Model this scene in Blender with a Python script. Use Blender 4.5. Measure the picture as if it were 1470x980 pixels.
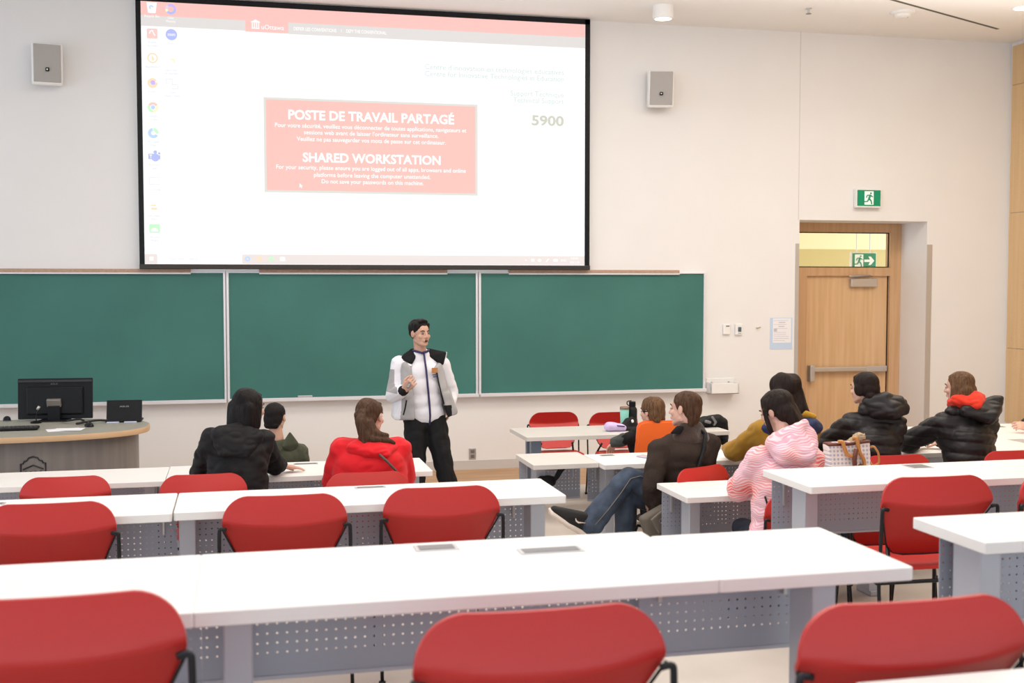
import bpy, bmesh, math, random
import numpy as np
from mathutils import Vector, Matrix, noise

PI = math.pi
random.seed(7)
for _o in list(bpy.data.objects):
    bpy.data.objects.remove(_o)
S = bpy.context.scene
COL = S.collection

# ------------------------------------------------------------------ camera, light, exposure
cd = bpy.data.cameras.new('camera')
cam = bpy.data.objects.new('camera', cd)
COL.objects.link(cam)
cd.sensor_fit = 'HORIZONTAL'
cd.sensor_width = 36.0
cd.lens = 36.0 * 1660.0 / 1470.0
cd.clip_start = 0.05
cam.location = (0, 0, 2.05)
cam.rotation_euler = (PI / 2 - 0.05176, 0, -0.23185)
cd.dof.use_dof = True
cd.dof.focus_distance = 8.6
cd.dof.aperture_fstop = 4.0
S.camera = cam
S.view_settings.view_transform = 'Standard'
S.view_settings.look = 'None'
S.view_settings.gamma = 1.0
S.view_settings.use_curve_mapping = False
EXPO = 0.0
S.view_settings.exposure = EXPO

w = bpy.data.worlds.new('daylight')
S.world = w
w.use_nodes = True
w.node_tree.nodes['Background'].inputs[0].default_value = (0.80, 0.89, 1.0, 1)
w.node_tree.nodes['Background'].inputs[1].default_value = 2.55


def area(name, loc, size, power, col=(1, .94, .87), rot=(0, 0, 0)):
    d = bpy.data.lights.new(name, 'AREA')
    d.shape = 'RECTANGLE'
    d.size, d.size_y = size
    d.energy = power
    d.color = col
    o = bpy.data.objects.new(name, d)
    COL.objects.link(o)
    o.location = loc
    o.rotation_euler = rot
    return o


area('ceiling_light_panel', (1.0, 3.0, 4.86), (6.0, 1.2), 100)
area('ceiling_light_panel', (2.0, 6.6, 4.86), (8.0, 1.2), 125)
area('ceiling_light_panel', (3.6, 9.2, 4.86), (8.5, 1.0), 115)
area('ceiling_fill', (2.0, 6.5, 4.0), (7.0, 2.5), 58, (1, .96, .92), (PI, 0, 0))  # unseen fill lamps added to brighten the ceiling
area('ceiling_fill', (4.5, 9.8, 4.1), (8.0, 1.5), 45, (1, .96, .92), (PI, 0, 0))
area('ceiling_light_panel', (7.3, 8.0, 4.86), (1.6, 3.5), 75, (1, .88, .72))


# ------------------------------------------------------------------ materials
def mat(name, col, rough=.5, metal=0., spec=.4, bump=0., bscale=40., var=0., vscale=6., stretch=None, sheen=0., emit=0.):
    m = bpy.data.materials.new(name)
    m.use_nodes = True
    nt = m.node_tree
    b = nt.nodes['Principled BSDF']
    b.inputs['Base Color'].default_value = (*col, 1)
    b.inputs['Roughness'].default_value = rough
    b.inputs['Metallic'].default_value = metal
    b.inputs['Specular IOR Level'].default_value = spec
    if sheen:
        b.inputs['Sheen Weight'].default_value = sheen
    if emit:
        b.inputs['Emission Color'].default_value = (*col, 1)
        b.inputs['Emission Strength'].default_value = emit
    if bump or var:
        tc = nt.nodes.new('ShaderNodeTexCoord')
        mp = nt.nodes.new('ShaderNodeMapping')
        nt.links.new(tc.outputs['Object'], mp.inputs[0])
        if stretch:
            mp.inputs['Scale'].default_value = stretch
    if var:
        n = nt.nodes.new('ShaderNodeTexNoise')
        n.inputs['Scale'].default_value = vscale
        n.inputs['Detail'].default_value = 4
        nt.links.new(mp.outputs[0], n.inputs['Vector'])
        r = nt.nodes.new('ShaderNodeMapRange')
        r.inputs[1].default_value = .3
        r.inputs[2].default_value = .7
        r.inputs[3].default_value = 1 - var
        r.inputs[4].default_value = 1 + var
        nt.links.new(n.outputs[0], r.inputs[0])
        mx = nt.nodes.new('ShaderNodeMix')
        mx.data_type = 'RGBA'
        mx.blend_type = 'MULTIPLY'
        mx.inputs[0].default_value = 1
        mx.inputs[6].default_value = (*col, 1)
        nt.links.new(r.outputs[0], mx.inputs[7])
        nt.links.new(mx.outputs[2], b.inputs['Base Color'])
    if bump:
        n2 = nt.nodes.new('ShaderNodeTexNoise')
        n2.inputs['Scale'].default_value = bscale
        n2.inputs['Detail'].default_value = 3
        nt.links.new(mp.outputs[0], n2.inputs['Vector'])
        bp = nt.nodes.new('ShaderNodeBump')
        bp.inputs['Strength'].default_value = bump
        bp.inputs['Distance'].default_value = .01
        nt.links.new(n2.outputs[0], bp.inputs['Height'])
        nt.links.new(bp.outputs[0], b.inputs['Normal'])
    return m


def mnode(nt, op, a, b=None, c=None):
    n = nt.nodes.new('ShaderNodeMath')
    n.operation = op
    for i, v in enumerate((a, b, c)):
        if v is None:
            continue
        if isinstance(v, (int, float)):
            n.inputs[i].default_value = v
        else:
            nt.links.new(v, n.inputs[i])
    return n.outputs[0]


def perforated(name, col, pitch=.027, rad=.0052):
    m = mat(name, col, .42, .3, .5)
    nt = m.node_tree
    tc = nt.nodes.new('ShaderNodeTexCoord')
    sp = nt.nodes.new('ShaderNodeSeparateXYZ')
    nt.links.new(tc.outputs['Object'], sp.inputs[0])
    fx = mnode(nt, 'SUBTRACT', mnode(nt, 'FRACT', mnode(nt, 'DIVIDE', sp.outputs[0], pitch)), .5)
    fz = mnode(nt, 'SUBTRACT', mnode(nt, 'FRACT', mnode(nt, 'DIVIDE', sp.outputs[2], pitch)), .5)
    d = mnode(nt, 'SQRT', mnode(nt, 'ADD', mnode(nt, 'MULTIPLY', fx, fx), mnode(nt, 'MULTIPLY', fz, fz)))
    hole = mnode(nt, 'LESS_THAN', d, rad / pitch)
    # plain margins at the lower edge and the upper edge
    hole = mnode(nt, 'MULTIPLY', hole, mnode(nt, 'GREATER_THAN', sp.outputs[2], .052))
    hole = mnode(nt, 'MULTIPLY', hole, mnode(nt, 'LESS_THAN', sp.outputs[2], .27))
    tr = nt.nodes.new('ShaderNodeBsdfTransparent')
    ms = nt.nodes.new('ShaderNodeMixShader')
    out = nt.nodes['Material Output']
    nt.links.new(hole, ms.inputs[0])
    nt.links.new(nt.nodes['Principled BSDF'].outputs[0], ms.inputs[1])
    nt.links.new(tr.outputs[0], ms.inputs[2])
    nt.links.new(ms.outputs[0], out.inputs[0])
    return m


def wood(name, c1, c2, scale=(1, 1, .06), sc=14., rough=.45, bands=0.):
    m = mat(name, c1, rough)
    nt = m.node_tree
    tc = nt.nodes.new('ShaderNodeTexCoord')
    mp = nt.nodes.new('ShaderNodeMapping')
    mp.inputs['Scale'].default_value = scale
    nt.links.new(tc.outputs['Object'], mp.inputs[0])
    n = nt.nodes.new('ShaderNodeTexNoise')
    n.inputs['Scale'].default_value = sc
    n.inputs['Detail'].default_value = 5
    nt.links.new(mp.outputs[0], n.inputs['Vector'])
    cr = nt.nodes.new('ShaderNodeValToRGB')
    cr.color_ramp.elements[0].position = .35
    cr.color_ramp.elements[0].color = (*c1, 1)
    cr.color_ramp.elements[1].position = .68
    cr.color_ramp.elements[1].color = (*c2, 1)
    nt.links.new(n.outputs[0], cr.inputs[0])
    nt.links.new(cr.outputs[0], nt.nodes['Principled BSDF'].inputs['Base Color'])
    return m


M = {}
M['wall'] = mat('white painted wall', (.83, .818, .81), .75, spec=.2, var=.012, vscale=2)
M['ceil'] = mat('white ceiling paint', (.90, .885, .865), .85, spec=.1)
M['gap_shadow'] = mat('painted gap shadow', (.12, .11, .08), .8)
M['white'] = mat('white plastic', (.86, .85, .83), .4)
M['desk'] = mat('white laminate', (.88, .855, .83), .32, spec=.35, var=.008, vscale=3)
M['deskgrey'] = mat('greyed desk laminate', (.70, .66, .62), .35, spec=.35, var=.02)  # greyed to put the weaker light on these desktops into the colour
M['post'] = mat('grey powder coated steel', (.51, .535, .60), .4, .2, .5)
M['postblue'] = mat('blue grey steel', (.22, .27, .36), .4, .3, .5)
M['perf'] = perforated('perforated steel', (.40, .43, .51), rad=.0034)
M['alu'] = mat('satin aluminium', (.62, .62, .63), .32, .85, .5)
M['outlet'] = mat('grey outlet lid', (.20, .20, .21), .35, .4)
M['red'] = mat('red plastic', (.50, .022, .018), .38, spec=.45, bump=.08, bscale=260)
M['redseat'] = mat('red seat plastic', (.52, .022, .015), .4, spec=.45)
M['black'] = mat('black steel', (.012, .012, .015), .4, spec=.3)
M['blackp'] = mat('black plastic', (.006, .0065, .008), .4, spec=.22)
M['board'] = mat('green chalkboard', (.052, .178, .152), .55, spec=.3, var=.10, vscale=1.2)
M['tray'] = mat('white aluminium tray', (.78, .77, .80), .35, .2)
M['cork'] = wood('cork strip', (.42, .27, .19), (.50, .34, .25), (1, 1, 1), 60)
M['oak'] = wood('oak veneer', (.66, .42, .22), (.74, .50, .29), (1, 1, .05), 22)
M['oakframe'] = wood('oak frame', (.58, .35, .18), (.66, .42, .24), (1, 1, .05), 22)
M['floor'] = mat('beige floor', (.56, .505, .45), .45, spec=.35, var=.06, vscale=3)
M['floorfront'] = wood('tan wood floor', (.42, .24, .12), (.52, .32, .17), (.1, 1, 1), 10)
M['step'] = mat('beige step riser', (.45, .39, .33), .6)
M['baseb'] = mat('pale grey baseboard', (.60, .57, .55), .5)
M['steel'] = mat('stainless steel', (.58, .56, .55), .38, .6)
M['green'] = mat('green sign', (.0, .26, .13), .4, emit=.12)
M['signwhite'] = mat('sign white', (.85, .88, .86), .5, emit=.25)
M['grille'] = mat('grey speaker grille', (.43, .41, .39), .6, bump=.25, bscale=500)
M['yellowglow'] = mat('yellow corridor glow', (.58, .47, .20), .7, emit=.25)  # the wall itself glows in place of corridor lamps
M['creamglow'] = mat('cream corridor glow', (.78, .68, .42), .7, emit=.40)  # glows too, corridor light put into the surface
M['lamp'] = mat('lit lamp', (1, .95, .88), .5, emit=6)
M['paper'] = mat('white paper', (.85, .85, .88), .6)
M['bluepaper'] = mat('pale blue paper', (.55, .68, .86), .6)
M['ink'] = mat('grey ink', (.35, .35, .42), .7)
M['console'] = wood('grey brown laminate', (.19, .165, .15), (.24, .21, .19), (1, 1, .05), 14, .38)
M['ctop'] = mat('grey green laminate', (.34, .33, .28), .4)
M['cedge'] = wood('oak edge', (.60, .38, .21), (.68, .46, .28), (.1, .1, 1), 10)
M['logo'] = mat('black emblem', (.015, .015, .02), .4)
M['mint'] = mat('mint enamel', (.28, .66, .56), .35)
M['lilac'] = mat('lilac cloth', (.62, .50, .78), .8, bump=.3, bscale=30)
M['orange'] = mat('orange fabric', (.85, .135, .012), .8, bump=.15, bscale=200, sheen=.2)
M['bagblack'] = mat('black nylon', (.009, .0095, .011), .6, spec=.25, bump=.3, bscale=25)
M['bagolive'] = mat('olive canvas', (.145, .125, .10), .8, bump=.2, bscale=120)
M['bagtan'] = mat('tan patch', (.42, .27, .15), .7)
M['leather'] = mat('tan leather strap', (.50, .22, .06), .45, bump=.1, bscale=60)
M['leatherdk'] = mat('dark brown leather', (.13, .035, .02), .5)
M['fluff'] = mat('beige fleece', (.48, .36, .23), .95, bump=.8, bscale=90)
M['yellowtag'] = mat('yellow tag', (.85, .55, .02), .6)
M['redcloth'] = mat('red cloth tag', (.6, .05, .03), .7)

# glass for the transom
gm = bpy.data.materials.new('clear glass')
gm.use_nodes = True
_nt = gm.node_tree
_tr = _nt.nodes.new('ShaderNodeBsdfTransparent')
_gl = _nt.nodes.new('ShaderNodeBsdfGlossy')
_gl.inputs['Roughness'].default_value = .02
_mx = _nt.nodes.new('ShaderNodeMixShader')
_mx.inputs[0].default_value = .06
_nt.links.new(_tr.outputs[0], _mx.inputs[1])
_nt.links.new(_gl.outputs[0], _mx.inputs[2])
_nt.links.new(_mx.outputs[0], _nt.nodes['Material Output'].inputs[0])
M['glass'] = gm


def slat_mat():
    m = wood('oak slat panel', (.68, .46, .24), (.74, .52, .29), (1, 1, .04), 16)
    nt = m.node_tree
    tc = nt.nodes.new('ShaderNodeTexCoord')
    sp = nt.nodes.new('ShaderNodeSeparateXYZ')
    nt.links.new(tc.outputs['Object'], sp.inputs[0])
    f = mnode(nt, 'FRACT', mnode(nt, 'DIVIDE', sp.outputs[1], .03))
    h = mnode(nt, 'GREATER_THAN', f, .3)
    bp = nt.nodes.new('ShaderNodeBump')
    bp.inputs['Strength'].default_value = 1
    bp.inputs['Distance'].default_value = .006
    nt.links.new(h, bp.inputs['Height'])
    nt.links.new(bp.outputs[0], nt.nodes['Principled BSDF'].inputs['Normal'])
    return m


M['slat'] = slat_mat()


def screen_mat(name, col, strength=1.0):
    m = bpy.data.materials.new(name)
    m.use_nodes = True
    b = m.node_tree.nodes['Principled BSDF']
    b.inputs['Base Color'].default_value = (.12, .12, .12, 1)
    b.inputs['Roughness'].default_value = .9
    b.inputs['Specular IOR Level'].default_value = 0
    b.inputs['Emission Color'].default_value = (*col, 1)
    b.inputs['Emission Strength'].default_value = strength * 2 ** -EXPO
    return m


def cloth(name, col, rough=.75, bump=.25, bscale=18, var=.1, sheen=.1, spec=.25):
    return mat(name, col, rough, 0, spec, bump, bscale, var, 8, None, sheen)


def hair_mat(name, col):
    return mat(name, col, .55, 0, .18, .7, 30, .5, 30, (3, 3, .35))


M['skin'] = mat('skin', (.56, .33, .24), .5, spec=.35, var=.05, vscale=14)
M['skinpale'] = mat('pale skin', (.66, .40, .31), .5, spec=.35, var=.05, vscale=14)
M['lip'] = mat('lip', (.42, .14, .12), .45)
M['mouth'] = mat('open mouth', (.06, .015, .015), .6)
M['eyew'] = mat('eye', (.32, .27, .24), .3)
M['eyed'] = mat('dark iris', (.02, .012, .01), .2)
M['hairblack'] = hair_mat('black hair', (.007, .005, .005))
M['hairdark'] = hair_mat('dark brown hair', (.016, .009, .007))
M['hairbrown'] = hair_mat('brown hair', (.066, .032, .017))
M['hairlight'] = hair_mat('light brown hair', (.12, .062, .03))


# ------------------------------------------------------------------ mesh helpers
def link(name, me, root=None, mats=None):
    o = bpy.data.objects.new(name, me)
    COL.objects.link(o)
    if root is not None:
        o.parent = root
    return o


def tag(o, label=None, cat=None, group=None, kind=None):
    if label:
        o['label'] = label
    if cat:
        o['category'] = cat
    if group:
        o['group'] = group
    if kind:
        o['kind'] = kind
    return o


def empty(name, loc=(0, 0, 0), rz=0., label=None, cat=None, group=None):
    o = bpy.data.objects.new(name, None)
    COL.objects.link(o)
    o.location = loc
    o.rotation_euler = (0, 0, rz)
    o.empty_display_size = .1
    return tag(o, label, cat, group)


def build(name, bm, m, root=None, smooth=False, angle=None, off=None):
    """bmesh -> one object; verts given in world space when off (root location) is passed."""
    bmesh.ops.recalc_face_normals(bm, faces=bm.faces)
    if off is not None:
        bmesh.ops.translate(bm, verts=bm.verts, vec=-Vector(off))
    me = bpy.data.meshes.new(name)
    bm.to_mesh(me)
    bm.free()
    for mm in (m if isinstance(m, (list, tuple)) else [m]):
        me.materials.append(mm)
    if smooth:
        me.shade_smooth()
        if angle:
            try:
                me.set_sharp_from_angle(angle=math.radians(angle))
            except Exception:
                pass
    return link(name, me, root)


def B():
    return bmesh.new()


def box(bm, c, s, bev=0., rot=None, seg=2):
    t = bmesh.new()
    bmesh.ops.create_cube(t, size=1)
    bmesh.ops.scale(t, vec=s, verts=t.verts)
    if bev:
        bmesh.ops.bevel(t, geom=list(t.edges), offset=bev, segments=seg, affect='EDGES', profile=.5)
    if rot is not None:
        bmesh.ops.rotate(t, cent=(0, 0, 0), matrix=rot, verts=t.verts)
    bmesh.ops.translate(t, vec=c, verts=t.verts)
    _merge(bm, t)


def bx(bm, x0, x1, y0, y1, z0, z1, bev=0.):
    box(bm, ((x0 + x1) / 2, (y0 + y1) / 2, (z0 + z1) / 2), (x1 - x0, y1 - y0, z1 - z0), bev)


def _merge(bm, t):
    me = bpy.data.meshes.new('tmp')
    t.to_mesh(me)
    t.free()
    bm.from_mesh(me)
    bpy.data.meshes.remove(me)


def prism(bm, pts, z0, z1, bev=0.):
    """outline in XY extruded in Z"""
    t = bmesh.new()
    vs = [t.verts.new((p[0], p[1], z0)) for p in pts]
    f = t.faces.new(vs)
    r = bmesh.ops.extrude_face_region(t, geom=[f])
    bmesh.ops.translate(t, vec=(0, 0, z1 - z0), verts=[v for v in r['geom'] if isinstance(v, bmesh.types.BMVert)])
    if bev:
        es = [e for e in t.edges if abs(e.verts[0].co.z - e.verts[1].co.z) < 1e-6]
        bmesh.ops.bevel(t, geom=es, offset=bev, segments=2, affect='EDGES', profile=.5)
    _merge(bm, t)


def rrect(x0, x1, y0, y1, r, n=5):
    pts = []
    for cx, cy, a0 in ((x1 - r, y1 - r, 0), (x0 + r, y1 - r, PI / 2), (x0 + r, y0 + r, PI), (x1 - r, y0 + r, 1.5 * PI)):
        for i in range(n + 1):
            a = a0 + PI / 2 * i / n
            pts.append((cx + r * math.cos(a), cy + r * math.sin(a)))
    return pts


def tube(bm, path, r, n=8, cap=True):
    path = [Vector(p) for p in path]
    rings = []
    up = Vector((0, 0, 1))
    prev = None
    for i, p in enumerate(path):
        d = (path[min(i + 1, len(path) - 1)] - path[max(i - 1, 0)]).normalized()
        if prev is None:
            a = d.cross(up)
            if a.length < .05:
                a = d.cross(Vector((1, 0, 0)))
        else:
            a = prev - d * prev.dot(d)
        a.normalize()
        prev = a
        b = d.cross(a)
        rr = r[i] if isinstance(r, (list, tuple)) else r
        rings.append([bm.verts.new(p + (a * math.cos(2 * PI * k / n) + b * math.sin(2 * PI * k / n)) * rr) for k in range(n)])
    for i in range(len(rings) - 1):
        for k in range(n):
            bm.faces.new((rings[i][k], rings[i][(k + 1) % n], rings[i + 1][(k + 1) % n], rings[i + 1][k]))
    if cap:
        bm.faces.new(rings[0][::-1])
        bm.faces.new(rings[-1])


def bend(pts, r=.03, n=4):
    """round the corners of a polyline"""
    pts = [Vector(p) for p in pts]
    out = [pts[0]]
    for i in range(1, len(pts) - 1):
        a = (pts[i - 1] - pts[i])
        b = (pts[i + 1] - pts[i])
        q = min(r, a.length * .45, b.length * .45)
        p0 = pts[i] + a.normalized() * q
        p1 = pts[i] + b.normalized() * q
        for k in range(n + 1):
            t = k / n
            out.append(p0 * (1 - t) ** 2 + pts[i] * 2 * t * (1 - t) + p1 * t * t)
    out.append(pts[-1])
    return out


def lathe(bm, prof, c, n=24):
    rings = []
    for r, z in prof:
        rings.append([bm.verts.new((c[0] + r * math.cos(2 * PI * k / n), c[1] + r * math.sin(2 * PI * k / n), c[2] + z)) for k in range(n)])
    for i in range(len(rings) - 1):
        for k in range(n):
            bm.faces.new((rings[i][k], rings[i][(k + 1) % n], rings[i + 1][(k + 1) % n], rings[i + 1][k]))
    bm.faces.new(rings[0][::-1])
    bm.faces.new(rings[-1])


def dup(src, loc, rz, label, name=None, group=None, scale=None):
    def cp(o, parent):
        c = o.copy()
        COL.objects.link(c)
        if parent is not None:
            c.parent = parent
        for ch in kids.get(o, []):
            cp(ch, c)
        return c
    kids = {}
    for o in COL.objects:
        if o.parent is not None:
            kids.setdefault(o.parent, []).append(o)
    r = cp(src, None)
    r.location = loc
    r.rotation_euler = (0, 0, rz)
    r['label'] = label
    if group:
        r['group'] = group
    if scale:
        r.scale = (scale,) * 3
    return r


# ------------------------------------------------------------------ room shell
WY = 12.32
CZ = 4.91


def struct(name, bm, m):
    o = build(name, bm, m)
    o['kind'] = 'structure'
    return o


RX0, RX1, RZ = 6.33, 7.99, 2.763      # door recess
RY = 12.914
bm = B()
bx(bm, -7, RX0, WY, WY + .9, -.05, CZ)
bx(bm, RX1, 9.3, WY, WY + .9, -.05, CZ)
bx(bm, RX0, RX1, WY, WY + .9, RZ, CZ)
struct('wall_front', bm, M['wall'])
bm = B()
bx(bm, 9.09, 9.3, -3, WY, -.05, CZ)
struct('wall_right', bm, M['wall'])
# rear and left walls: sills with open window bands above, unseen; heights shaped for the daylight
bm = B()
bx(bm, -7, 9.3, -3.2, -3, -.05, 1.75)
bx(bm, -7, 9.3, -3.2, -3, 3.6, CZ)
struct('wall_back', bm, M['wall'])
bm = B()
bx(bm, -7.2, -7, -3.2, WY, -.05, 1.1)
bx(bm, -7.2, -7, -3.2, WY, 3.6, CZ)
struct('wall_left', bm, M['wall'])
bm = B()
for z0, z1 in ((.345, 1.245), (1.25, 2.872), (2.877, 4.394), (4.399, 4.862)):
    bx(bm, 9.06, 9.089, 2.0, 12.265, z0, z1)
o = struct('trim_1', bm, M['slat'])
tag(o, 'oak slat panelling on the right wall')
bm = B()
bx(bm, -7, 9.3, -3, WY + .9, CZ, CZ + .15)
struct('ceiling', bm, M['ceil'])
# lowered ceiling panel with a painted gap shadow, upper right
ca = Vector((8.445, 11.596))
e1 = Vector((-1.9, -.94)).normalized()
e2 = Vector((.86, -.51)).normalized()
bm = B()
p = [ca, ca + e1 * 6, ca + e1 * 6 + e2 * 4, ca + e2 * 4]
prism(bm, [tuple(q) for q in p], CZ - .022, CZ - .0005)
struct('trim_2', bm, M['ceil'])
bm = B()
nrm = Vector((-e1.y, e1.x))
if nrm.dot(e2) > 0:
    nrm = -nrm
prism(bm, [tuple(q) for q in (ca, ca + e1 * 6, ca + e1 * 6 + nrm * .085, ca + nrm * .085)], CZ - .004, CZ - .0005)
struct('trim_3', bm, M['gap_shadow'])  # flat dark strip paints the shade of the panel gap
# thin joint in the front wall plaster
bm = B()
bx(bm, 6.312, 6.318, WY - .002, WY + .001, RZ, CZ)
struct('trim_4', bm, M['baseb'])

T1, T2 = .275, .55
bm = B()
bx(bm, -7, 9.09, 11.15, WY + .6, -.05, 0)
struct('floor', bm, M['floorfront'])
bm = B()
bx(bm, -7, 9.09, 5.6, 11.15, -.05, 0)
bx(bm, -7, 9.09, 3.6, 5.6, -.05, T1, .004)
bx(bm, -7, 9.09, -3, 3.6, -.05, T2, .004)
o = build('floor_tiers', bm, M['floor'])
o['kind'] = 'structure'
bm = B()
bx(bm, -7, RX0, WY - .012, WY, 0, .10)
bx(bm, RX1, 9.09, WY - .012, WY, 0, .10)
struct('baseboard_front', bm, M['baseb'])

# ---- door recess
bm = B()
fx = RX0
bx(bm, fx, 6.72, RY - .05, RY + .06, 0, 2.12)                 # left jamb
bx(bm, 7.842, RX1 - .002, RY - .05, RY + .06, 0, RZ)          # right jamb
bx(bm, fx, 7.842, RY - .05, RY + .06, 2.652, RZ)              # head
bx(bm, fx, 7.842, RY - .05, RY + .06, 2.12, 2.222)            # transom rail
door = empty('door_1', (7.27, RY, 0))
door['kind'] = 'structure'
build('door_frame', bm, M['oakframe'], door, off=door.location)
bm = B()
bx(bm, 6.735, 7.825, RY - .01, RY + .035, .01, 2.121, .002)
build('door_leaf', bm, M['oak'], door, off=door.location)
bm = B()
bx(bm, 6.72, 6.735, RY - .005, RY + .01, 0, 2.12)
bx(bm, 7.825, 7.842, RY - .005, RY + .01, 0, 2.12)
bx(bm, fx, 7.842, RY - .012, RY + .0, 2.222, 2.234)
bx(bm, fx, 7.842, RY - .012, RY + .0, 2.640, 2.652)
bx(bm, 7.832, 7.842, RY - .012, RY + .0, 2.222, 2.652)
build('door_seal', bm, M['blackp'], door, off=door.location)
bm = B()
bx(bm, fx, 7.84, RY + .01, RY + .018, 2.224, 2.650)
build('transom_pane', bm, M['glass'], door, off=door.location)
bm = B()
bx(bm, 7.30, 7.655, RY - .075, RY - .015, 1.985, 2.085, .008)
cl = build('door_closer', bm, M['alu'], door, off=door.location)
bm = B()
tube(bm, bend([(7.40, RY - .05, 2.10), (7.24, RY - .12, 2.115), (7.62, RY - .03, 2.125)], .03), .012)
build('closer_arm', bm, M['steel'], cl, smooth=True)
for ob in (bpy.data.objects['closer_arm'],):
    ob.location = -door.location
bm = B()
bx(bm, 6.80, 7.785, RY - .09, RY - .045, .945, 1.005, .012)
pb = build('panic_bar', bm, M['alu'], door, off=door.location)
bm = B()
bx(bm, 6.755, 6.815, RY - .10, RY - .012, .83, 1.03, .01)
bx(bm, 7.74, 7.80, RY - .085, RY - .012, .94, 1.01, .008)
bx(bm, 7.52, 7.74, RY - .094, RY - .05, .94, 1.01, .008)
build('bar_bracket', bm, M['steel'], door, off=door.location)
# corridor beyond the transom
bm = B()
bx(bm, 5.2, 10.2, 15.4, 15.5, 0, 2.86)
struct('wall_corridor', bm, M['yellowglow'])
bm = B()
bx(bm, 5.2, 10.2, RY + .1, 15.5, 2.95, 3.05)
bx(bm, 5.2, 10.2, 15.3, 15.4, 2.52, 2.95)
struct('ceiling_corridor', bm, M['creamglow'])
bm = B()
bx(bm, 5.2, 10.2, RY + .1, 15.5, -.05, 0)
struct('floor_corridor', bm, M['floor'])

# steel corner guards
for x0, x1, lab in ((6.282, 6.338, 'stainless steel corner guard on the left edge of the door recess'),
                    (7.975, 8.06, 'stainless steel corner guard on the right edge of the door recess')):
    bm = B()
    if x0 < 7:
        bx(bm, x0, RX0 - .002, WY - .008, WY - .0005, .0, 2.49)
    else:
        bx(bm, RX1 + .002, x1, WY - .008, WY - .0005, .0, 2.49)
    g = build('corner_guard', bm, M['steel'])
    tag(g, lab, 'corner guard')


# ---- running man pictogram on signs (x right, z up, local to sign centre, height h)
def running_man(root, cx, y, cz, h, off, mi=True):
    bm = B()
    bx(bm, cx - .34 * h, cx + .34 * h, y - .002, y, cz - .46 * h, cz + .46 * h)
    d = build('doorway_pictogram', bm, M['signwhite'], root, off=off)
    bm = B()
    yy = y - .004

    def seg(a, b, r):
        tube(bm, [(cx + a[0] * h, yy, cz + a[1] * h), (cx + b[0] * h, yy, cz + b[1] * h)], r * h, 6)
    lathe(bm, [(.001, -.06 * h), (.05 * h, -.04 * h), (.07 * h, 0), (.05 * h, .04 * h), (.001, .06 * h)], (cx + .12 * h, yy, cz + .33 * h), 10)
    seg((.08, .22), (-.02, -.05), .075)
    seg((.08, .2), (.26, .08), .035)
    seg((.06, .2), (-.16, .18), .035)
    seg((-.16, .18), (-.22, .02), .035)
    seg((-.02, -.05), (.14, -.18), .05)
    seg((.14, -.18), (.2, -.42), .045)
    seg((-.03, -.06), (-.14, -.24), .05)
    seg((-.14, -.24), (-.42, -.26), .04)
    build('running_man', bm, M['green'], root, off=off)


def exit_sign(cx, y, cz, w_, h, arrow, label):
    r = empty('exit_sign', (cx, y, cz), 0, label, 'sign')
    bm = B()
    bx(bm, cx - w_ / 2 - .012, cx + w_ / 2 + .012, y, y + .06, cz - h / 2 - .02, cz + h / 2 + .012, .006)
    build('housing', bm, M['white'], r, off=r.location)
    bm = B()
    bx(bm, cx - w_ / 2, cx + w_ / 2, y - .003, y + .002, cz - h / 2, cz + h / 2)
    build('green_face', bm, M['green'], r, off=r.location)
    running_man(r, cx - (.22 * w_ if arrow else 0), y - .003, cz, h * .92, r.location)
    if arrow:
        bm = B()
        ax = cx + .22 * w_
        q = h * .3
        pts = [(-1.3, -.28), (.1, -.28), (-.25, -.95), (.35, -.95), (1.2, 0), (.35, .95), (-.25, .95), (.1, .28), (-1.3, .28)]
        t = bmesh.new()
        f = t.faces.new([t.verts.new((ax + a * q, y - .006, cz + b * q)) for a, b in pts])
        _merge(bm, t)
        build('arrow', bm, M['signwhite'], r, off=r.location)
    return r


exit_sign(7.177, WY - .065, 3.024, .30, .185, False, 'green running man exit sign on the white wall above the door')
r = exit_sign(8.20, 14.1, 2.33, .35, .2, True, 'green exit sign with arrow seen through the glass above the door')
bm = B()
tube(bm, [(8.1, 14.13, 2.44), (8.1, 14.13, 2.95)], .008)
tube(bm, [(8.3, 14.13, 2.44), (8.3, 14.13, 2.95)], .008)
build('hanger_rod', bm, M['alu'], r, off=r.location)

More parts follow.
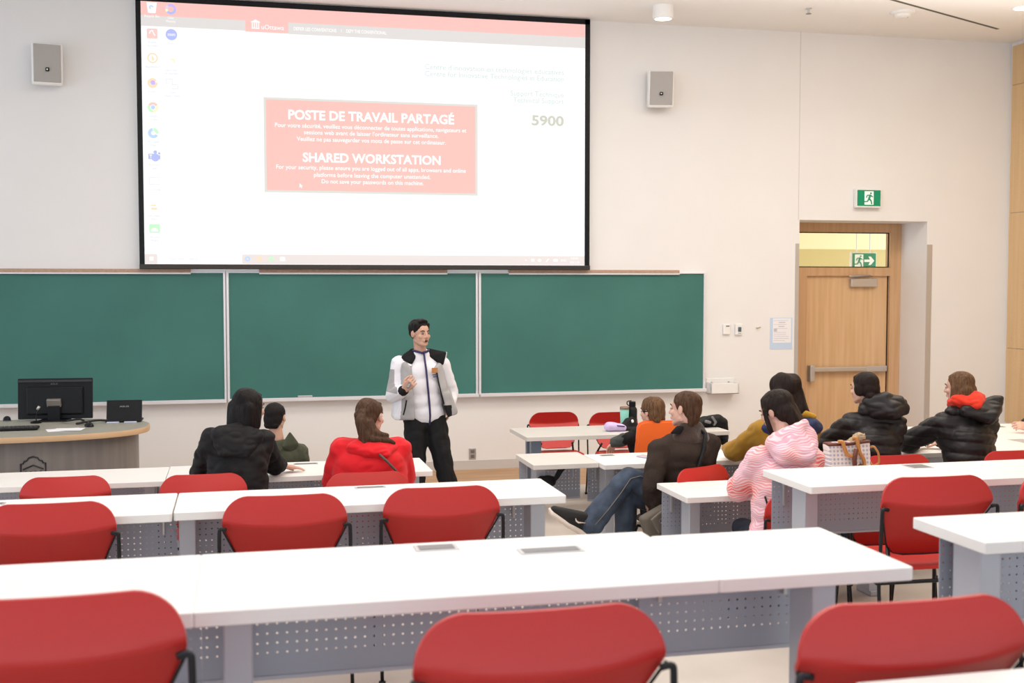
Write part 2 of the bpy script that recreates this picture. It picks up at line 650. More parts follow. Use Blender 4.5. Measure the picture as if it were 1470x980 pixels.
# ------------------------------------------------------------------ chalkboards
BZ0, BZ1 = .835, 2.138
boards = [(-4.4, -.155, 'leftmost green chalkboard panel behind the monitor'),
          (-.10, 2.497, 'middle green chalkboard panel behind the standing person in the white jacket'),
          (2.555, 5.135, 'right hand green chalkboard panel above the row of front chairs')]
for i, (x0, x1, lab) in enumerate(boards):
    r = empty('chalkboard', ((x0 + x1) / 2, WY - .03, BZ0), 0, lab, 'chalkboard', 'chalkboard panels on the front wall')
    L = r.location.copy()
    bm = B()
    bx(bm, x0, x1, WY - .03, WY - .001, BZ0, BZ1)
    build('writing_surface', bm, M['board'], r, off=L)
    bm = B()
    bx(bm, x0 - .025, x0, WY - .045, WY - .001, BZ0 - .02, BZ1 + .015, .003)
    bx(bm, x1, x1 + .022, WY - .045, WY - .001, BZ0 - .02, BZ1 + .015, .003)
    bx(bm, x0, x1, WY - .045, WY - .001, BZ1, BZ1 + .015, .003)
    build('frame', bm, M['tray'], r, off=L)
    bm = B()
    bx(bm, x0 - .02, x1 + .02, WY - .10, WY - .001, BZ0 - .03, BZ0 - .004, .004)
    bx(bm, x0 - .02, x1 + .02, WY - .105, WY - .095, BZ0 - .032, BZ0 + .006, .003)
    build('chalk_tray', bm, M['tray'], r, off=L)
    a, b = ((-3.3, -.476), (.209, 2.183), (2.862, 4.836))[i]
    bm = B()
    bx(bm, a, b, WY - .055, WY - .003, BZ1 + .003, BZ1 + .04, .002)
    rl = build('display_rail', bm, M['cork'], r, off=L)
    bm = B()
    bx(bm, a, b, WY - .06, WY - .003, BZ1 - .012, BZ1 + .003, .002)
    build('rail_lip', bm, M['tray'], rl, off=L)
r = empty('chalk_eraser', (.664, WY - .055, BZ0 - .004), 0, 'small dark felt eraser on the chalk tray under the middle board', 'eraser')
bm = B()
bx(bm, .59, .74, WY - .08, WY - .03, BZ0 + .006, BZ0 + .022, .004)
build('handle', bm, M['alu'], r, off=r.location)
bm = B()
bx(bm, .59, .74, WY - .08, WY - .03, BZ0 - .004, BZ0 + .006, .002)
build('felt', bm, M['ink'], r, off=r.location)

# ------------------------------------------------------------------ projection screen
SY = 12.22
scr = empty('projection_screen', (1.4, SY, 2.19), 0, 'large pull-down projection screen showing a red and white desktop', 'projection screen')
SO = scr.location.copy()
M['s_white'] = screen_mat('projected white', (1, 1, 1), 1.0)
M['s_red'] = screen_mat('projected red', (.92, .50, .45), 1.0)
M['s_red2'] = screen_mat('projected banner red', (.93, .52, .48), 1.0)
M['s_grey'] = screen_mat('projected grey', (.72, .69, .67), 1.0)
M['s_bar'] = screen_mat('projected taskbar', (.80, .72, .69), 1.0)
M['s_edge'] = screen_mat('projected olive border', (.70, .70, .65), 1.0)
M['s_faint'] = screen_mat('projected pale text', (.62, .72, .71), 1.0)
M['s_num'] = screen_mat('projected number', (.58, .59, .50), 1.0)
M['s_label'] = screen_mat('projected icon label', (.55, .62, .68), 1.0)
M['s_blue'] = screen_mat('projected blue', (.42, .48, .92), 1.0)
M['s_sky'] = screen_mat('projected sky blue', (.48, .66, .95), 1.0)
M['s_orange'] = screen_mat('projected orange', (.97, .72, .48), 1.0)
M['s_yel'] = screen_mat('projected yellow', (.97, .86, .58), 1.0)
M['s_green'] = screen_mat('projected green', (.55, .90, .58), 1.0)
M['s_purple'] = screen_mat('projected purple', (.58, .45, .92), 1.0)
M['s_tomato'] = screen_mat('projected tomato', (.95, .58, .54), 1.0)
bm = B()
bx(bm, -.968, -.918, SY - .004, SY + .03, 2.19, 4.90)
bx(bm, 3.704, 3.760, SY - .004, SY + .03, 2.19, 4.90)
bx(bm, -.968, 3.760, SY - .004, SY + .03, 4.842, 4.90)
build('black_border', bm, M['blackp'], scr, off=SO)
bm = B()
bx(bm, -.97, 3.764, SY - .02, SY + .035, 2.176, 2.226, .006)
build('bottom_bar', bm, mat('dark bronze bar', (.05, .04, .035), .35, .5), scr, off=SO)
bm = B()
bx(bm, -.918, 3.704, SY, SY + .02, 2.20, 4.89)
surf = build('screen_fabric', bm, M['s_white'], scr, off=SO)


def flat(bm, pts, y):
    bm.faces.new([bm.verts.new((p[0], y, p[1])) for p in pts])


def frect(bm, x0, x1, z0, z1, y):
    flat(bm, [(x0, z0), (x1, z0), (x1, z1), (x0, z1)], y)


def disc(bm, cx, cz, r0, r1, y, a0=0, a1=2 * PI, n=20):
    for k in range(n):
        a, b = a0 + (a1 - a0) * k / n, a0 + (a1 - a0) * (k + 1) / n
        if r0 > 0:
            flat(bm, [(cx + r0 * math.cos(a), cz + r0 * math.sin(a)), (cx + r1 * math.cos(a), cz + r1 * math.sin(a)),
                      (cx + r1 * math.cos(b), cz + r1 * math.sin(b)), (cx + r0 * math.cos(b), cz + r0 * math.sin(b))], y)
        else:
            flat(bm, [(cx, cz), (cx + r1 * math.cos(a), cz + r1 * math.sin(a)), (cx + r1 * math.cos(b), cz + r1 * math.sin(b))], y)


def sbuild(name, bm, m, parent=None):
    return build(name, bm, m, parent or scr, off=SO)


y1, y2, y3 = SY - .001, SY - .002, SY - .003
bm = B()
frect(bm, -.917, 3.703, 4.702, 4.842, y1)
frect(bm, .097, .528, 4.59, 4.702, y1)
sbuild('red_banner', bm, M['s_red2'])
bm = B()
frect(bm, -.917, .097, 4.598, 4.702, y1)
frect(bm, .528, 3.703, 4.585, 4.702, y1)
sbuild('grey_band', bm, M['s_grey'])
bm = B()
frect(bm, -.917, -.796, 2.232, 2.328, y1)
frect(bm, .037, 3.703, 2.232, 2.328, y1)
sbuild('task_bar', bm, M['s_bar'])
bm = B()
frect(bm, .27, 2.507, 2.968, 3.936, y1)
pan = sbuild('notice_panel', bm, M['s_edge'])
bm = B()
frect(bm, .293, 2.482, 2.992, 3.914, y2)
sbuild('red_field', bm, M['s_red'], pan)


def text(body, x0, x1, z0, cap, m, name='text_line', bold=0., parent=None, root=None, y=None, off=None, align='L'):
    """one line of lettering scaled to run from x0 to x1 with capital height cap, baseline z0"""
    cu = bpy.data.curves.new('t', 'FONT')
    cu.body = body
    cu.size = 1
    cu.offset = bold
    cu.resolution_u = 3
    o = bpy.data.objects.new('t', cu)
    COL.objects.link(o)
    dg = bpy.context.evaluated_depsgraph_get()
    me = bpy.data.meshes.new_from_object(o.evaluated_get(dg))
    bpy.data.objects.remove(o)
    n = len(me.vertices)
    co = np.empty(n * 3)
    me.vertices.foreach_get('co', co)
    co = co.reshape(-1, 3)
    xa, xb = co[:, 0].min(), co[:, 0].max()
    sx = (x1 - x0) / (xb - xa)
    sz = cap / .73
    out = np.empty_like(co)
    of = off if off is not None else SO
    out[:, 0] = x0 + (co[:, 0] - xa) * sx - of[0]
    out[:, 1] = (y if y is not None else y3) - of[1]
    out[:, 2] = z0 + co[:, 1] * sz - of[2]
    me.vertices.foreach_set('co', out.ravel())
    me.materials.clear()
    me.materials.append(m)
    me.update()
    return link(name, me, parent or scr)


W_ = M['s_white']
text('POSTE DE TRAVAIL PARTAGÉ', .517, 2.252, 3.722, .098, W_, bold=.03, parent=pan)
text('Pour votre sécurité, veuillez vous déconnecter de toutes applications, navigateurs et', .382, 2.384, 3.637, .045, W_, bold=.014, parent=pan)
text("sessions web avant de laisser l'ordinateur sans surveillance.", .675, 2.083, 3.571, .045, W_, bold=.014, parent=pan)
text('Veuillez ne pas sauvegarder vos mots de passe sur cet ordinateur.', .601, 2.161, 3.502, .045, W_, bold=.014, parent=pan)
text('SHARED WORKSTATION', .66, 2.105, 3.290, .095, W_, bold=.03, parent=pan)
text('For your security, please ensure you are logged out of all apps, browsers and online', .391, 2.378, 3.210, .045, W_, bold=.014, parent=pan)
text('platforms before leaving the computer unattended.', .773, 1.995, 3.136, .045, W_, bold=.014, parent=pan)
text('Do not save your passwords on this machine.', .852, 1.921, 3.070, .045, W_, bold=.014, parent=pan)
bm = B()
flat(bm, [(.625, 3.065), (.625, 3.02), (.637, 3.03), (.645, 3.015), (.652, 3.02), (.646, 3.032), (.658, 3.035)], y3)
sbuild('mouse_pointer', bm, W_)
text("Centre d'innovation en technologies éducatives", 1.94, 3.464, 4.288, .058, M['s_faint'], bold=.008)
text('Centre for Innovative Technologies in Education', 1.94, 3.464, 4.216, .058, M['s_faint'], bold=.008)
text('Support Technique', 2.867, 3.464, 4.046, .058, M['s_faint'], bold=.008)
text('Technical Support', 2.897, 3.464, 3.976, .058, M['s_faint'], bold=.008)
text('5900', 3.103, 3.464, 3.740, .108, M['s_num'], bold=.03)
text('uOttawa', .257, .483, 4.622, .048, W_, bold=.004)
text('DEFIER LES CONVENTIONS', .581, 1.017, 4.626, .036, W_, bold=.008)
text('DEFY THE CONVENTIONAL', 1.117, 1.535, 4.628, .036, W_, bold=.008)
bm = B()
frect(bm, 1.064, 1.068, 4.628, 4.662, y3)
frect(bm, .158, .238, 4.622, 4.632, y3)
for k in range(4):
    frect(bm, .162 + k * .021, .173 + k * .021, 4.634, 4.68, y3)
flat(bm, [(.152, 4.684), (.244, 4.684), (.244, 4.692), (.198, 4.715), (.152, 4.692)], y3)
sbuild('banner_emblem', bm, W_)


def icon(kind, cx, cz, lines, lw, dz=.075):
    r = .052
    if kind == 'bin':
        bm = B()
        flat(bm, [(cx - .05, cz + .05), (cx - .036, cz - .055), (cx + .036, cz - .055), (cx + .05, cz + .05)], y3)
        o = sbuild('desktop_icon', bm, W_)
        bm = B()
        disc(bm, cx - .005, cz, .008, .022, y3 - .001, 0, 4.5, 10)
        sbuild('icon_mark', bm, M['s_sky'], o)
    elif kind == 'swirl':
        bm = B()
        disc(bm, cx, cz, .028, r, y3, 0, PI)
        o = sbuild('desktop_icon', bm, M['s_purple'])
        bm = B()
        disc(bm, cx, cz, .028, r, y3, PI * .7, PI * 1.2)
        sbuild('icon_mark', bm, M['s_yel'], o)
        bm = B()
        disc(bm, cx, cz, .028, r, y3, PI * 1.2, 2 * PI)
        sbuild('icon_mark', bm, M['s_blue'], o)
    elif kind == 'pdf':
        bm = B()
        prism2 = rrect(cx - .052, cx + .052, cz - .05, cz + .05, .012)
        flat(bm, prism2, y3)
        o = sbuild('desktop_icon', bm, M['s_tomato'])
        bm = B()
        disc(bm, cx, cz + .005, .018, .028, y3 - .001, PI * .35, PI * 1.1, 8)
        flat(bm, [(cx - .006, cz + .035), (cx + .002, cz + .035), (cx + .032, cz - .018), (cx + .022, cz - .022)], y3 - .001)
        sbuild('icon_mark', bm, W_, o)
    elif kind == 'zoom':
        bm = B()
        disc(bm, cx, cz, 0, .056, y3)
        o = sbuild('desktop_icon', bm, M['s_blue'])
        text('zoom', cx - .038, cx + .038, cz - .012, .034, W_, 'icon_mark', .01, o, y=y3 - .001)
    elif kind == 'ring':
        bm = B()
        disc(bm, cx, cz, .038, r, y3)
        frect(bm, cx - .008, cx + .004, cz - .022, cz + .022, y3)
        disc(bm, cx, cz - .008, .008, .018, y3, -PI / 2, PI / 2, 8)
        o = sbuild('desktop_icon', bm, M['s_orange'])
    elif kind == 'spark':
        bm = B()
        disc(bm, cx + .01, cz, .012, .03, y3, -.5, 2.4, 10)
        o = sbuild('desktop_icon', bm, M['s_yel'])
    elif kind == 'fox':
        bm = B()
        disc(bm, cx, cz, .022, .05, y3, .6, 2 * PI + .2)
        o = sbuild('desktop_icon', bm, M['s_orange'])
        bm = B()
        disc(bm, cx + .004, cz + .004, 0, .024, y3 - .001)
        sbuild('icon_mark', bm, M['s_purple'], o)
    elif kind == 'screens':
        bm = B()
        for a, b, c, d in ((-.055, .01, 0, .05), (0, .06, -.05, -.005)):
            frect(bm, cx + a, cx + b, cz + c, cz + c + .004, y3)
            frect(bm, cx + a, cx + b, cz + d - .004, cz + d, y3)
            frect(bm, cx + a, cx + a + .004, cz + c, cz + d, y3)
            frect(bm, cx + b - .004, cx + b, cz + c, cz + d, y3)
        o = sbuild('desktop_icon', bm, M['s_label'])
    elif kind == 'wheel':
        bm = B()
        disc(bm, cx, cz, .026, r, y3, PI / 6, PI * 5 / 6)
        o = sbuild('desktop_icon', bm, M['s_tomato'])
        for a, k in ((PI * 5 / 6, 's_green'), (PI * 1.5, 's_yel')):
            bm = B()
            disc(bm, cx, cz, .026, r, y3, a, a + PI * 2 / 3)
            sbuild('icon_mark', bm, M[k], o)
        bm = B()
        disc(bm, cx, cz, 0, .021, y3)
        sbuild('icon_mark', bm, M['s_sky'], o)
    elif kind == 'wave':
        bm = B()
        disc(bm, cx, cz, .02, r, y3, PI * .55, PI * 1.85)
        o = sbuild('desktop_icon', bm, M['s_sky'])
        bm = B()
        disc(bm, cx, cz, .02, r, y3, -.1, PI * .5)
        sbuild('icon_mark', bm, M['s_green'], o)
    elif kind == 'people':
        bm = B()
        frect(bm, cx - .056, cx - .006, cz - .03, cz + .025, y3)
        disc(bm, cx + .012, cz + .042, 0, .018, y3)
        disc(bm, cx + .05, cz + .03, 0, .012, y3)
        disc(bm, cx + .012, cz - .012, 0, .04, y3 + .0005)
        frect(bm, cx + .036, cx + .06, cz - .03, cz + .012, y3)
        o = sbuild('desktop_icon', bm, M['s_blue'])
        bm = B()
        frect(bm, cx - .044, cx - .018, cz + .008, cz + .015, y3 - .001)
        frect(bm, cx - .034, cx - .028, cz - .02, cz + .01, y3 - .001)
        sbuild('icon_mark', bm, W_, o)
    elif kind == 'folder':
        bm = B()
        for a, b, c, d in ((-.05, .05, .033, .037), (-.05, .05, -.037, -.033), (-.05, -.046, -.037, .037), (.046, .05, -.037, .037)):
            frect(bm, cx + a, cx + b, cz + c, cz + d, y3)
        o = sbuild('desktop_icon', bm, M['s_label'])
    elif kind == 'dash':
        bm = B()
        frect(bm, cx - .028, cx + .02, cz + .012, cz + .026, y3)
        frect(bm, cx - .028, cx + .03, cz - .026, cz - .006, y3)
        o = sbuild('desktop_icon', bm, M['s_orange'])
    else:
        bm = B()
        flat(bm, rrect(cx - .052, cx + .052, cz - .045, cz + .045, .012), y3)
        o = sbuild('desktop_icon', bm, M['s_green'])
        bm = B()
        disc(bm, cx, cz - .03, 0, .036, y3 - .001, 0, PI)
        sbuild('icon_mark', bm, W_, o)
    for i, ln in enumerate(lines):
        lx = lw[i] if isinstance(lw, (list, tuple)) else lw
        text(ln, cx - lx / 2, cx + lx / 2, cz - dz - .022 - i * .034, .026, (W_ if cz > 4.7 else M['s_label']), 'icon_caption', 0, o)


icon('bin', -.812, 4.783, ['Recycle Bin'], .14)
icon('swirl', -.630, 4.775, ['Clear', 'Memory'], (.06, .09))
icon('pdf', -.812, 4.525, ['Adobe', 'Acrobat'], (.08, .1))
icon('zoom', -.627, 4.523, ['Zoom'], .07)
icon('ring', -.812, 4.283, ['Blackboard'], .14)
icon('spark', -.634, 4.258, ['Logiciel pour', 'les examens'], (.13, .13))
icon('fox', -.816, 4.035, ['Firefox'], .08)
icon('screens', -.630, 4.034, ['Guide', 'Display cabins'], (.07, .16))
icon('wheel', -.815, 3.794, ['Google', 'Chrome'], (.08, .09))
icon('wave', -.816, 3.538, ['Microsoft', 'Edge'], (.11, .06))
icon('people', -.812, 3.307, ['Microsoft', 'Teams'], (.11, .07))
icon('folder', -.812, 3.060, ['Your folder'], .14)
icon('dash', -.820, 2.798, ['Sort folder', 'share'], (.13, .07))
icon('doc', -.818, 2.584, ['Remove', 'files'], (.09, .07))
bm = B()
for a in (0, 1):
    for b in (0, 1):
        frect(bm, -.872 + a * .02, -.854 + a * .02, 2.262 + b * .02, 2.28 + b * .02, y3)
sbuild('start_mark', bm, W_)
text('Type here to search', -.68, -.40, 2.270, .026, M['s_label'], 'search_text')
for cx, k in ((.092, 's_sky'), (.212, 's_orange'), (.329, 's_green')):
    bm = B()
    disc(bm, cx, 2.283, .012, .028, y3)
    sbuild('taskbar_icon', bm, M[k])
bm = B()
frect(bm, .42, .47, 2.262, 2.304, y3)
sbuild('taskbar_icon', bm, W_)
bm = B()
flat(bm, [(3.025, 2.272), (3.041, 2.29), (3.057, 2.272), (3.041, 2.28)], y3)
frect(bm, 3.10, 3.134, 2.268, 2.294, y3)
disc(bm, 3.192, 2.28, .008, .018, y3, n=10)
flat(bm, [(3.262, 2.262), (3.272, 2.262), (3.300, 2.296), (3.29, 2.30)], y3)
frect(bm, 3.35, 3.398, 2.268, 2.294, y3)
sbuild('tray_icons', bm, W_)
text('ENG', 3.435, 3.495, 2.268, .026, W_, 'clock_text')
text('9:58 AM', 3.548, 3.63, 2.292, .024, W_, 'clock_text')
text('2023-11-04', 3.535, 3.645, 2.250, .024, W_, 'clock_text')


# ------------------------------------------------------------------ wall fittings
def wall_speaker(cx, cz, w_, h, yaw, label):
    r = empty('wall_loudspeaker', (cx, WY - .19, cz), yaw, label, 'loudspeaker', 'white wall loudspeakers beside the screen')
    tl = Matrix.Rotation(math.radians(8), 3, 'X')
    bm = B()
    box(bm, (0, .06, 0), (w_, .16, h), .022, tl, 3)
    build('cabinet', bm, M['white'], r, True, 40)
    bm = B()
    box(bm, (0, -.022, 0), (w_ - .035, .012, h - .04), .005, tl)
    g = build('grille', bm, M['grille'], r)
    bm = B()
    box(bm, (0, -.032, -.06), (.036, .006, .036), .006, tl)
    bd = build('badge', bm, M['blackp'], g)
    bm = B()
    box(bm, (-.002, -.037, -.06), (.014, .004, .014), .002, tl)
    build('badge_mark', bm, M['white'], g)
    bm = B()
    box(bm, (0, .16, .02), (.07, .10, .14), .01)
    build('bracket', bm, M['alu'], r)
    return r


wall_speaker(-1.79, 4.17, .285, .40, .16, 'white wall loudspeaker left of the projection screen')
wall_speaker(4.55, 4.17, .285, .40, -.22, 'white wall loudspeaker right of the projection screen')

for x0, x1, z0, z1, scr_z, lab, nm in ((5.385, 5.472, 1.446, 1.562, (1.535, 1.548, .0, .03), 'small white thermostat with a dark display strip, left of the pair by the door', 'thermostat'),
                                       (5.535, 5.618, 1.438, 1.566, (1.475, 1.53, .0, .028), 'small white keypad with a grey screen, right of the pair by the door', 'wall_keypad')):
    r = empty(nm, ((x0 + x1) / 2, WY, z0), 0, lab, 'wall control')
    bm = B()
    bx(bm, x0, x1, WY - .028, WY - .001, z0, z1, .006)
    build('case', bm, M['white'], r, off=r.location)
    bm = B()
    c = (x0 + x1) / 2 + .008
    bx(bm, c - .02, c + .02, WY - .031, WY - .027, scr_z[0], scr_z[1], .001)
    build('display', bm, mat('grey display', (.10, .14, .17), .3), r, off=r.location)
    if nm == 'wall_keypad':
        bm = B()
        for k in range(3):
            bx(bm, c - .018 + k * .013, c - .010 + k * .013, WY - .031, WY - .027, 1.455, 1.463)
        build('button', bm, M['outlet'], r, off=r.location)
r = empty('coat_hook', (5.823, WY, 1.52), 0, 'tiny brass hook on the white wall beside the paper notice', 'hook')
bm = B()
tube(bm, bend([(5.81, WY, 1.517), (5.81, WY - .03, 1.515), (5.84, WY - .035, 1.526)], .01), .006)
lathe(bm, [(.012, 0), (.012, .004)], (5.81, WY - .003, 1.515), 10)
build('hook', bm, mat('brass', (.5, .38, .2), .35, .8), r, off=r.location)
r = empty('paper_notice', (6.112, WY, 1.27), 0, 'white printed notice in a pale blue sleeve on the wall left of the door', 'notice')
bm = B()
bx(bm, 5.974, 6.253, WY - .004, WY - .001, 1.268, 1.632)
build('sleeve', bm, M['bluepaper'], r, off=r.location)
bm = B()
bx(bm, 6.008, 6.238, WY - .006, WY - .004, 1.34, 1.625)
pg = build('sheet', bm, M['paper'], r, off=r.location)
bm = B()
random.seed(3)
for k in range(11):
    z = 1.60 - k * .023
    if k in (1, 3):
        bx(bm, 6.08, 6.17 - .02 * k / 3, WY - .0068, WY - .006, z - .005, z + .004)
    elif k == 5:
        bx(bm, 6.02, 6.06, WY - .0068, WY - .006, z - .014, z + .02)
    else:
        bx(bm, 6.02, 6.21 - random.random() * .06, WY - .0068, WY - .006, z - .003, z + .001)
build('printed_lines', bm, mat('pale print', (.55, .52, .62), .7), pg, off=r.location)
r = empty('wall_shelf_bin', (5.35, WY, .77), 0, 'small white open plastic tray on the wall beside the right chalkboard', 'tray')
bm = B()
x0, x1, z0, z1, d = 5.19, 5.53, .775, .915, .14
bx(bm, x0, x1, WY - .012, WY - .001, z0, z1 + .03, .004)
bx(bm, x0, x1, WY - d, WY, z0, z0 + .012, .004)
bx(bm, x0, x1, WY - d, WY - d + .012, z0, z1 - .02, .004)
for x in (x0, x1 - .012):
    bx(bm, x, x + .012, WY - d, WY, z0, z1 - .01, .004)
build('bin', bm, M['white'], r, off=r.location)
bm = B()
for x in (5.25, 5.46):
    lathe(bm, [(.012, 0), (.012, .006), (.006, .01)], (x, WY - .02, .90), 10)
build('screw', bm, M['alu'], r, off=r.location)
r = empty('wall_outlet', (2.463, WY, .12), 0, 'steel double power outlet low on the front wall', 'outlet')
bm = B()
bx(bm, 2.424, 2.503, WY - .008, WY - .001, .112, .234, .003)
build('plate', bm, M['alu'], r, off=r.location)
bm = B()
for z in (.145, .20):
    bx(bm, 2.444, 2.483, WY - .012, WY - .007, z - .018, z + .018, .004)
build('socket', bm, M['outlet'], r, off=r.location)

# ceiling fittings
r = empty('ceiling_downlight', (4.331, 11.5, CZ), 0, 'white cylinder downlight on the ceiling right of the screen', 'ceiling light')
bm = B()
lathe(bm, [(.11, 0), (.11, -.13), (.10, -.135), (.088, -.135), (.085, -.12), (.03, -.115)], (4.331, 11.5, CZ), 28)
build('housing', bm, M['white'], r, True, 40, off=r.location)
bm = B()
lathe(bm, [(.08, -.118), (.08, -.126), (.001, -.128)], (4.331, 11.5, CZ), 24)
build('lens', bm, M['lamp'], r, off=r.location)
r = empty('recessed_downlight', (7.95, 10.62, CZ - .022), 0, 'round lit recessed downlight in the corner ceiling panel', 'ceiling light')
bm = B()
lathe(bm, [(.11, 0), (.11, -.006), (.09, -.008)], (7.95, 10.62, CZ - .022), 28)
build('trim_ring', bm, M['white'], r, off=r.location)
bm = B()
lathe(bm, [(.085, -.008), (.085, -.011), (.001, -.011)], (7.95, 10.62, CZ - .022), 24)
build('lens', bm, M['lamp'], r, off=r.location)
r = empty('fire_sprinkler', (5.853, 11.248, CZ), 0, 'small metal fire sprinkler head on the ceiling', 'sprinkler')
bm = B()
lathe(bm, [(.035, 0), (.035, -.006), (.012, -.01), (.012, -.05), (.006, -.05)], (5.853, 11.248, CZ), 16)
build('body', bm, M['alu'], r, off=r.location)
bm = B()
lathe(bm, [(.03, -.055), (.03, -.058), (.001, -.058)], (5.853, 11.248, CZ), 12)
build('deflector', bm, M['outlet'], r, off=r.location)
r = empty('smoke_detector', (6.901, 11.162, CZ), 0, 'round white smoke detector on the ceiling near the right corner', 'smoke detector')
bm = B()
lathe(bm, [(.13, 0), (.13, -.02), (.10, -.03), (.09, -.03), (.085, -.05), (.06, -.06), (.001, -.062)], (6.901, 11.162, CZ), 28)
build('body', bm, M['white'], r, True, 40, off=r.location)
bm = B()
lathe(bm, [(.006, -.05), (.005, -.064), (.001, -.065)], (6.94, 11.13, CZ), 8)
build('indicator', bm, M['outlet'], r, off=r.location)


# ------------------------------------------------------------------ desks
def desk(label, x0, x1, y0, y1, zt, fl, legs, outlets=(), panel=True, top='desk', th=.036, legm='post', group='white classroom desks', px=(.05, .05), thin=False):
    r = empty('classroom_desk', ((x0 + x1) / 2, (y0 + y1) / 2, fl), 0, label, 'desk', group)
    L = r.location.copy()
    bm = B()
    prism(bm, rrect(x0, x1, y0, y1, .012 if y0 > 5.05 or x1 - x0 < .6 else .006), zt - th, zt, .003)
    t = build('tabletop', bm, M[top], r, off=L)
    for x in legs:
        yc = (y0 + y1) / 2
        bm = B()
        if thin:
            bx(bm, x - .045, x + .045, yc - .16, yc - .10, fl + .03, zt - th, .004)
            bx(bm, x - .035, x + .035, yc + .04, yc + .09, fl + .03, zt - th, .004)
        else:
            bx(bm, x - .036, x + .036, yc - .07, yc + .07, fl + .03, zt - th, .005)
        bx(bm, x - .036, x + .036, y0 + .17, y1 - .17, fl, fl + .035, .006)
        build('leg', bm, M[legm], r, off=L)
    if panel:
        zb = zt - th - .30
        o2 = Vector((x0 + px[0], y1 - .075, zb))
        bm = B()
        bx(bm, x0 + px[0], x1 - px[1], y1 - .077, y1 - .073, zb, zt - th)
        p_ = build('modesty_panel', bm, M['perf'], r, off=o2)
        p_.location = o2 - L
        bm = B()
        bx(bm, x0 + px[0], x1 - px[1], y1 - .081, y1 - .070, zb - .008, zb + .004, .002)
        rim = build('panel_rim', bm, M['post'], r, off=L)
        for x in (x0 + px[0] + .06, x1 - px[1] - .06):
            bm = B()
            bx(bm, x - .006, x + .006, y1 - .095, y1 - .077, zt - th - .14, zt - th, .002)
            build('panel_bracket', bm, M['alu'], r, off=L)
    for (ox, oy, ow, od) in outlets:
        bm = B()
        bx(bm, ox - ow / 2, ox + ow / 2, oy - od / 2, oy + od / 2, zt - .006, zt + .003, .0015)
        f = build('outlet_frame', bm, M['alu'], r, off=L)
        bm = B()
        bx(bm, ox - ow / 2 + .012, ox + ow / 2 - .012, oy - od / 2 + .01, oy + od / 2 - .01, zt + .001, zt + .0042)
        build('outlet_lid', bm, M['outlet'], f, off=L)
    return r


ZA, ZB, ZC = 1.29, 1.06, .74
# nearest row
desk('nearest long white desk, left piece beyond the big red chair at far left', -2.2, -.1101, 2.72, 3.305, ZA, T2, (-2.05,), (), px=(.05, .0002))
desk('nearest long white desk, middle piece with two grey power outlets', -.110, 1.1870, 2.72, 3.306, ZA, T2, (-.012,), ((.54, 3.23, .125, .075), (.85, 3.125, .185, .07)), px=(.0002, .0002))
desk('nearest long white desk, end piece with its free right corner', 1.1871, 1.745, 2.72, 3.238, ZA, T2, (1.585,), (), px=(-.06, .10))
desk('white desk at the right frame edge behind the large red chair', 2.110, 3.7, 2.93, 3.305, ZA, T2, (2.215, 3.55), ())
desk('white desk corner at the bottom right, closest to the viewer', 1.13, 2.9, 1.42, 1.952, ZA, T2, (1.3, 2.7), ())
# second row
desk('second row white desk, left piece behind the far left chairs', -2.3, -.290, 5.10, 5.60, ZB, T1, (-2.1,), ((-1.10, 5.50, .15, .05),), px=(.05, .0002))
desk('second row white desk, long piece ending in the aisle near the seated man', -.284, 1.468, 5.115, 5.597, ZB, T1, (-.235, 1.375), ((.605, 5.53, .15, .05),), px=(.0002, .10))
desk('second row white desk right of the aisle, behind the person in the pink coat', 2.676, 4.30, 5.06, 5.59, ZB, T1, (2.785, 4.2), ((3.53, 5.49, .125, .12),), px=(.02, .02))
# front rows at floor level
desk('white desk behind the seated man, used by the person in the pink coat', 2.632, 4.15, 6.534, 7.056, ZC, 0, (2.765, 4.02), (), px=(.01, .02))
desk('white desk in front of the seated man with the jeans', 2.530, 4.40, 7.847, 8.36, ZC, 0, (2.635, 4.30), ((2.69, 8.27, .11, .06),), px=(.01, .02))
desk('white desk under the arms of the two people in black puffer jackets', 4.41, 6.20, 7.82, 8.36, ZC, 0, (4.5, 6.1), ())
desk('white desk joined ahead of the puffer jackets, at the right frame edge', 5.80, 6.95, 8.37, 9.30, ZC, 0, (5.9, 6.85), ((6.64, 9.10, .16, .06),), panel=False)
desk('small pale desk left of the seated man, over a black bag strap', 2.034, 2.524, 7.95, 8.50, ZC, 0, (2.14,), (), top='deskgrey', px=(.01, .0))
desk('front left white desk, left piece ahead of the lone red chair', -2.4, -.49, 7.87, 8.47, ZC, 0, (-2.3, -.6), ())
desk('front left white desk, right piece under the person in the red jacket', -.486, 1.295, 7.87, 8.49, ZC, 0, (-.40, 1.20), ((.455, 8.38, .17, .06),))
desk('grey front table carrying the bottle and tumbler near the chalkboard', 2.345, 4.19, 9.40, 10.03, ZC, 0, (2.47, 4.07), (), panel=False, top='deskgrey', legm='postblue', thin=True)


# ------------------------------------------------------------------ chairs
def smoothstep(t):
    t = max(0, min(1, t))
    return t * t * (3 - 2 * t)


CH = .86


def backhalf(z):
    """half width of the shell at height z"""
    if z > .735:
        t = (z - .735) / (CH - .735)
        return .262 + .003 * (1 - t)
    t = (z - .50) / .235
    return .165 + .1 * t


def backy(u, z):
    y = .045 * u * u
    if z >= .735:
        y += .045 * ((z - .735) / .125) ** 1.1
    else:
        y += .155 * ((.735 - z) / .235)
    return y


def back_outline_half(z):
    # rounded upper corners
    h = backhalf(z)
    R = .112
    if z > CH - R:
        d = z - (CH - R)
        h = h - R + math.sqrt(max(R * R - d * d, 0))
    R2 = .05
    if z < .50 + R2:
        d = (.50 + R2) - z
        h = h - R2 + math.sqrt(max(R2 * R2 - d * d, 0))
    return h


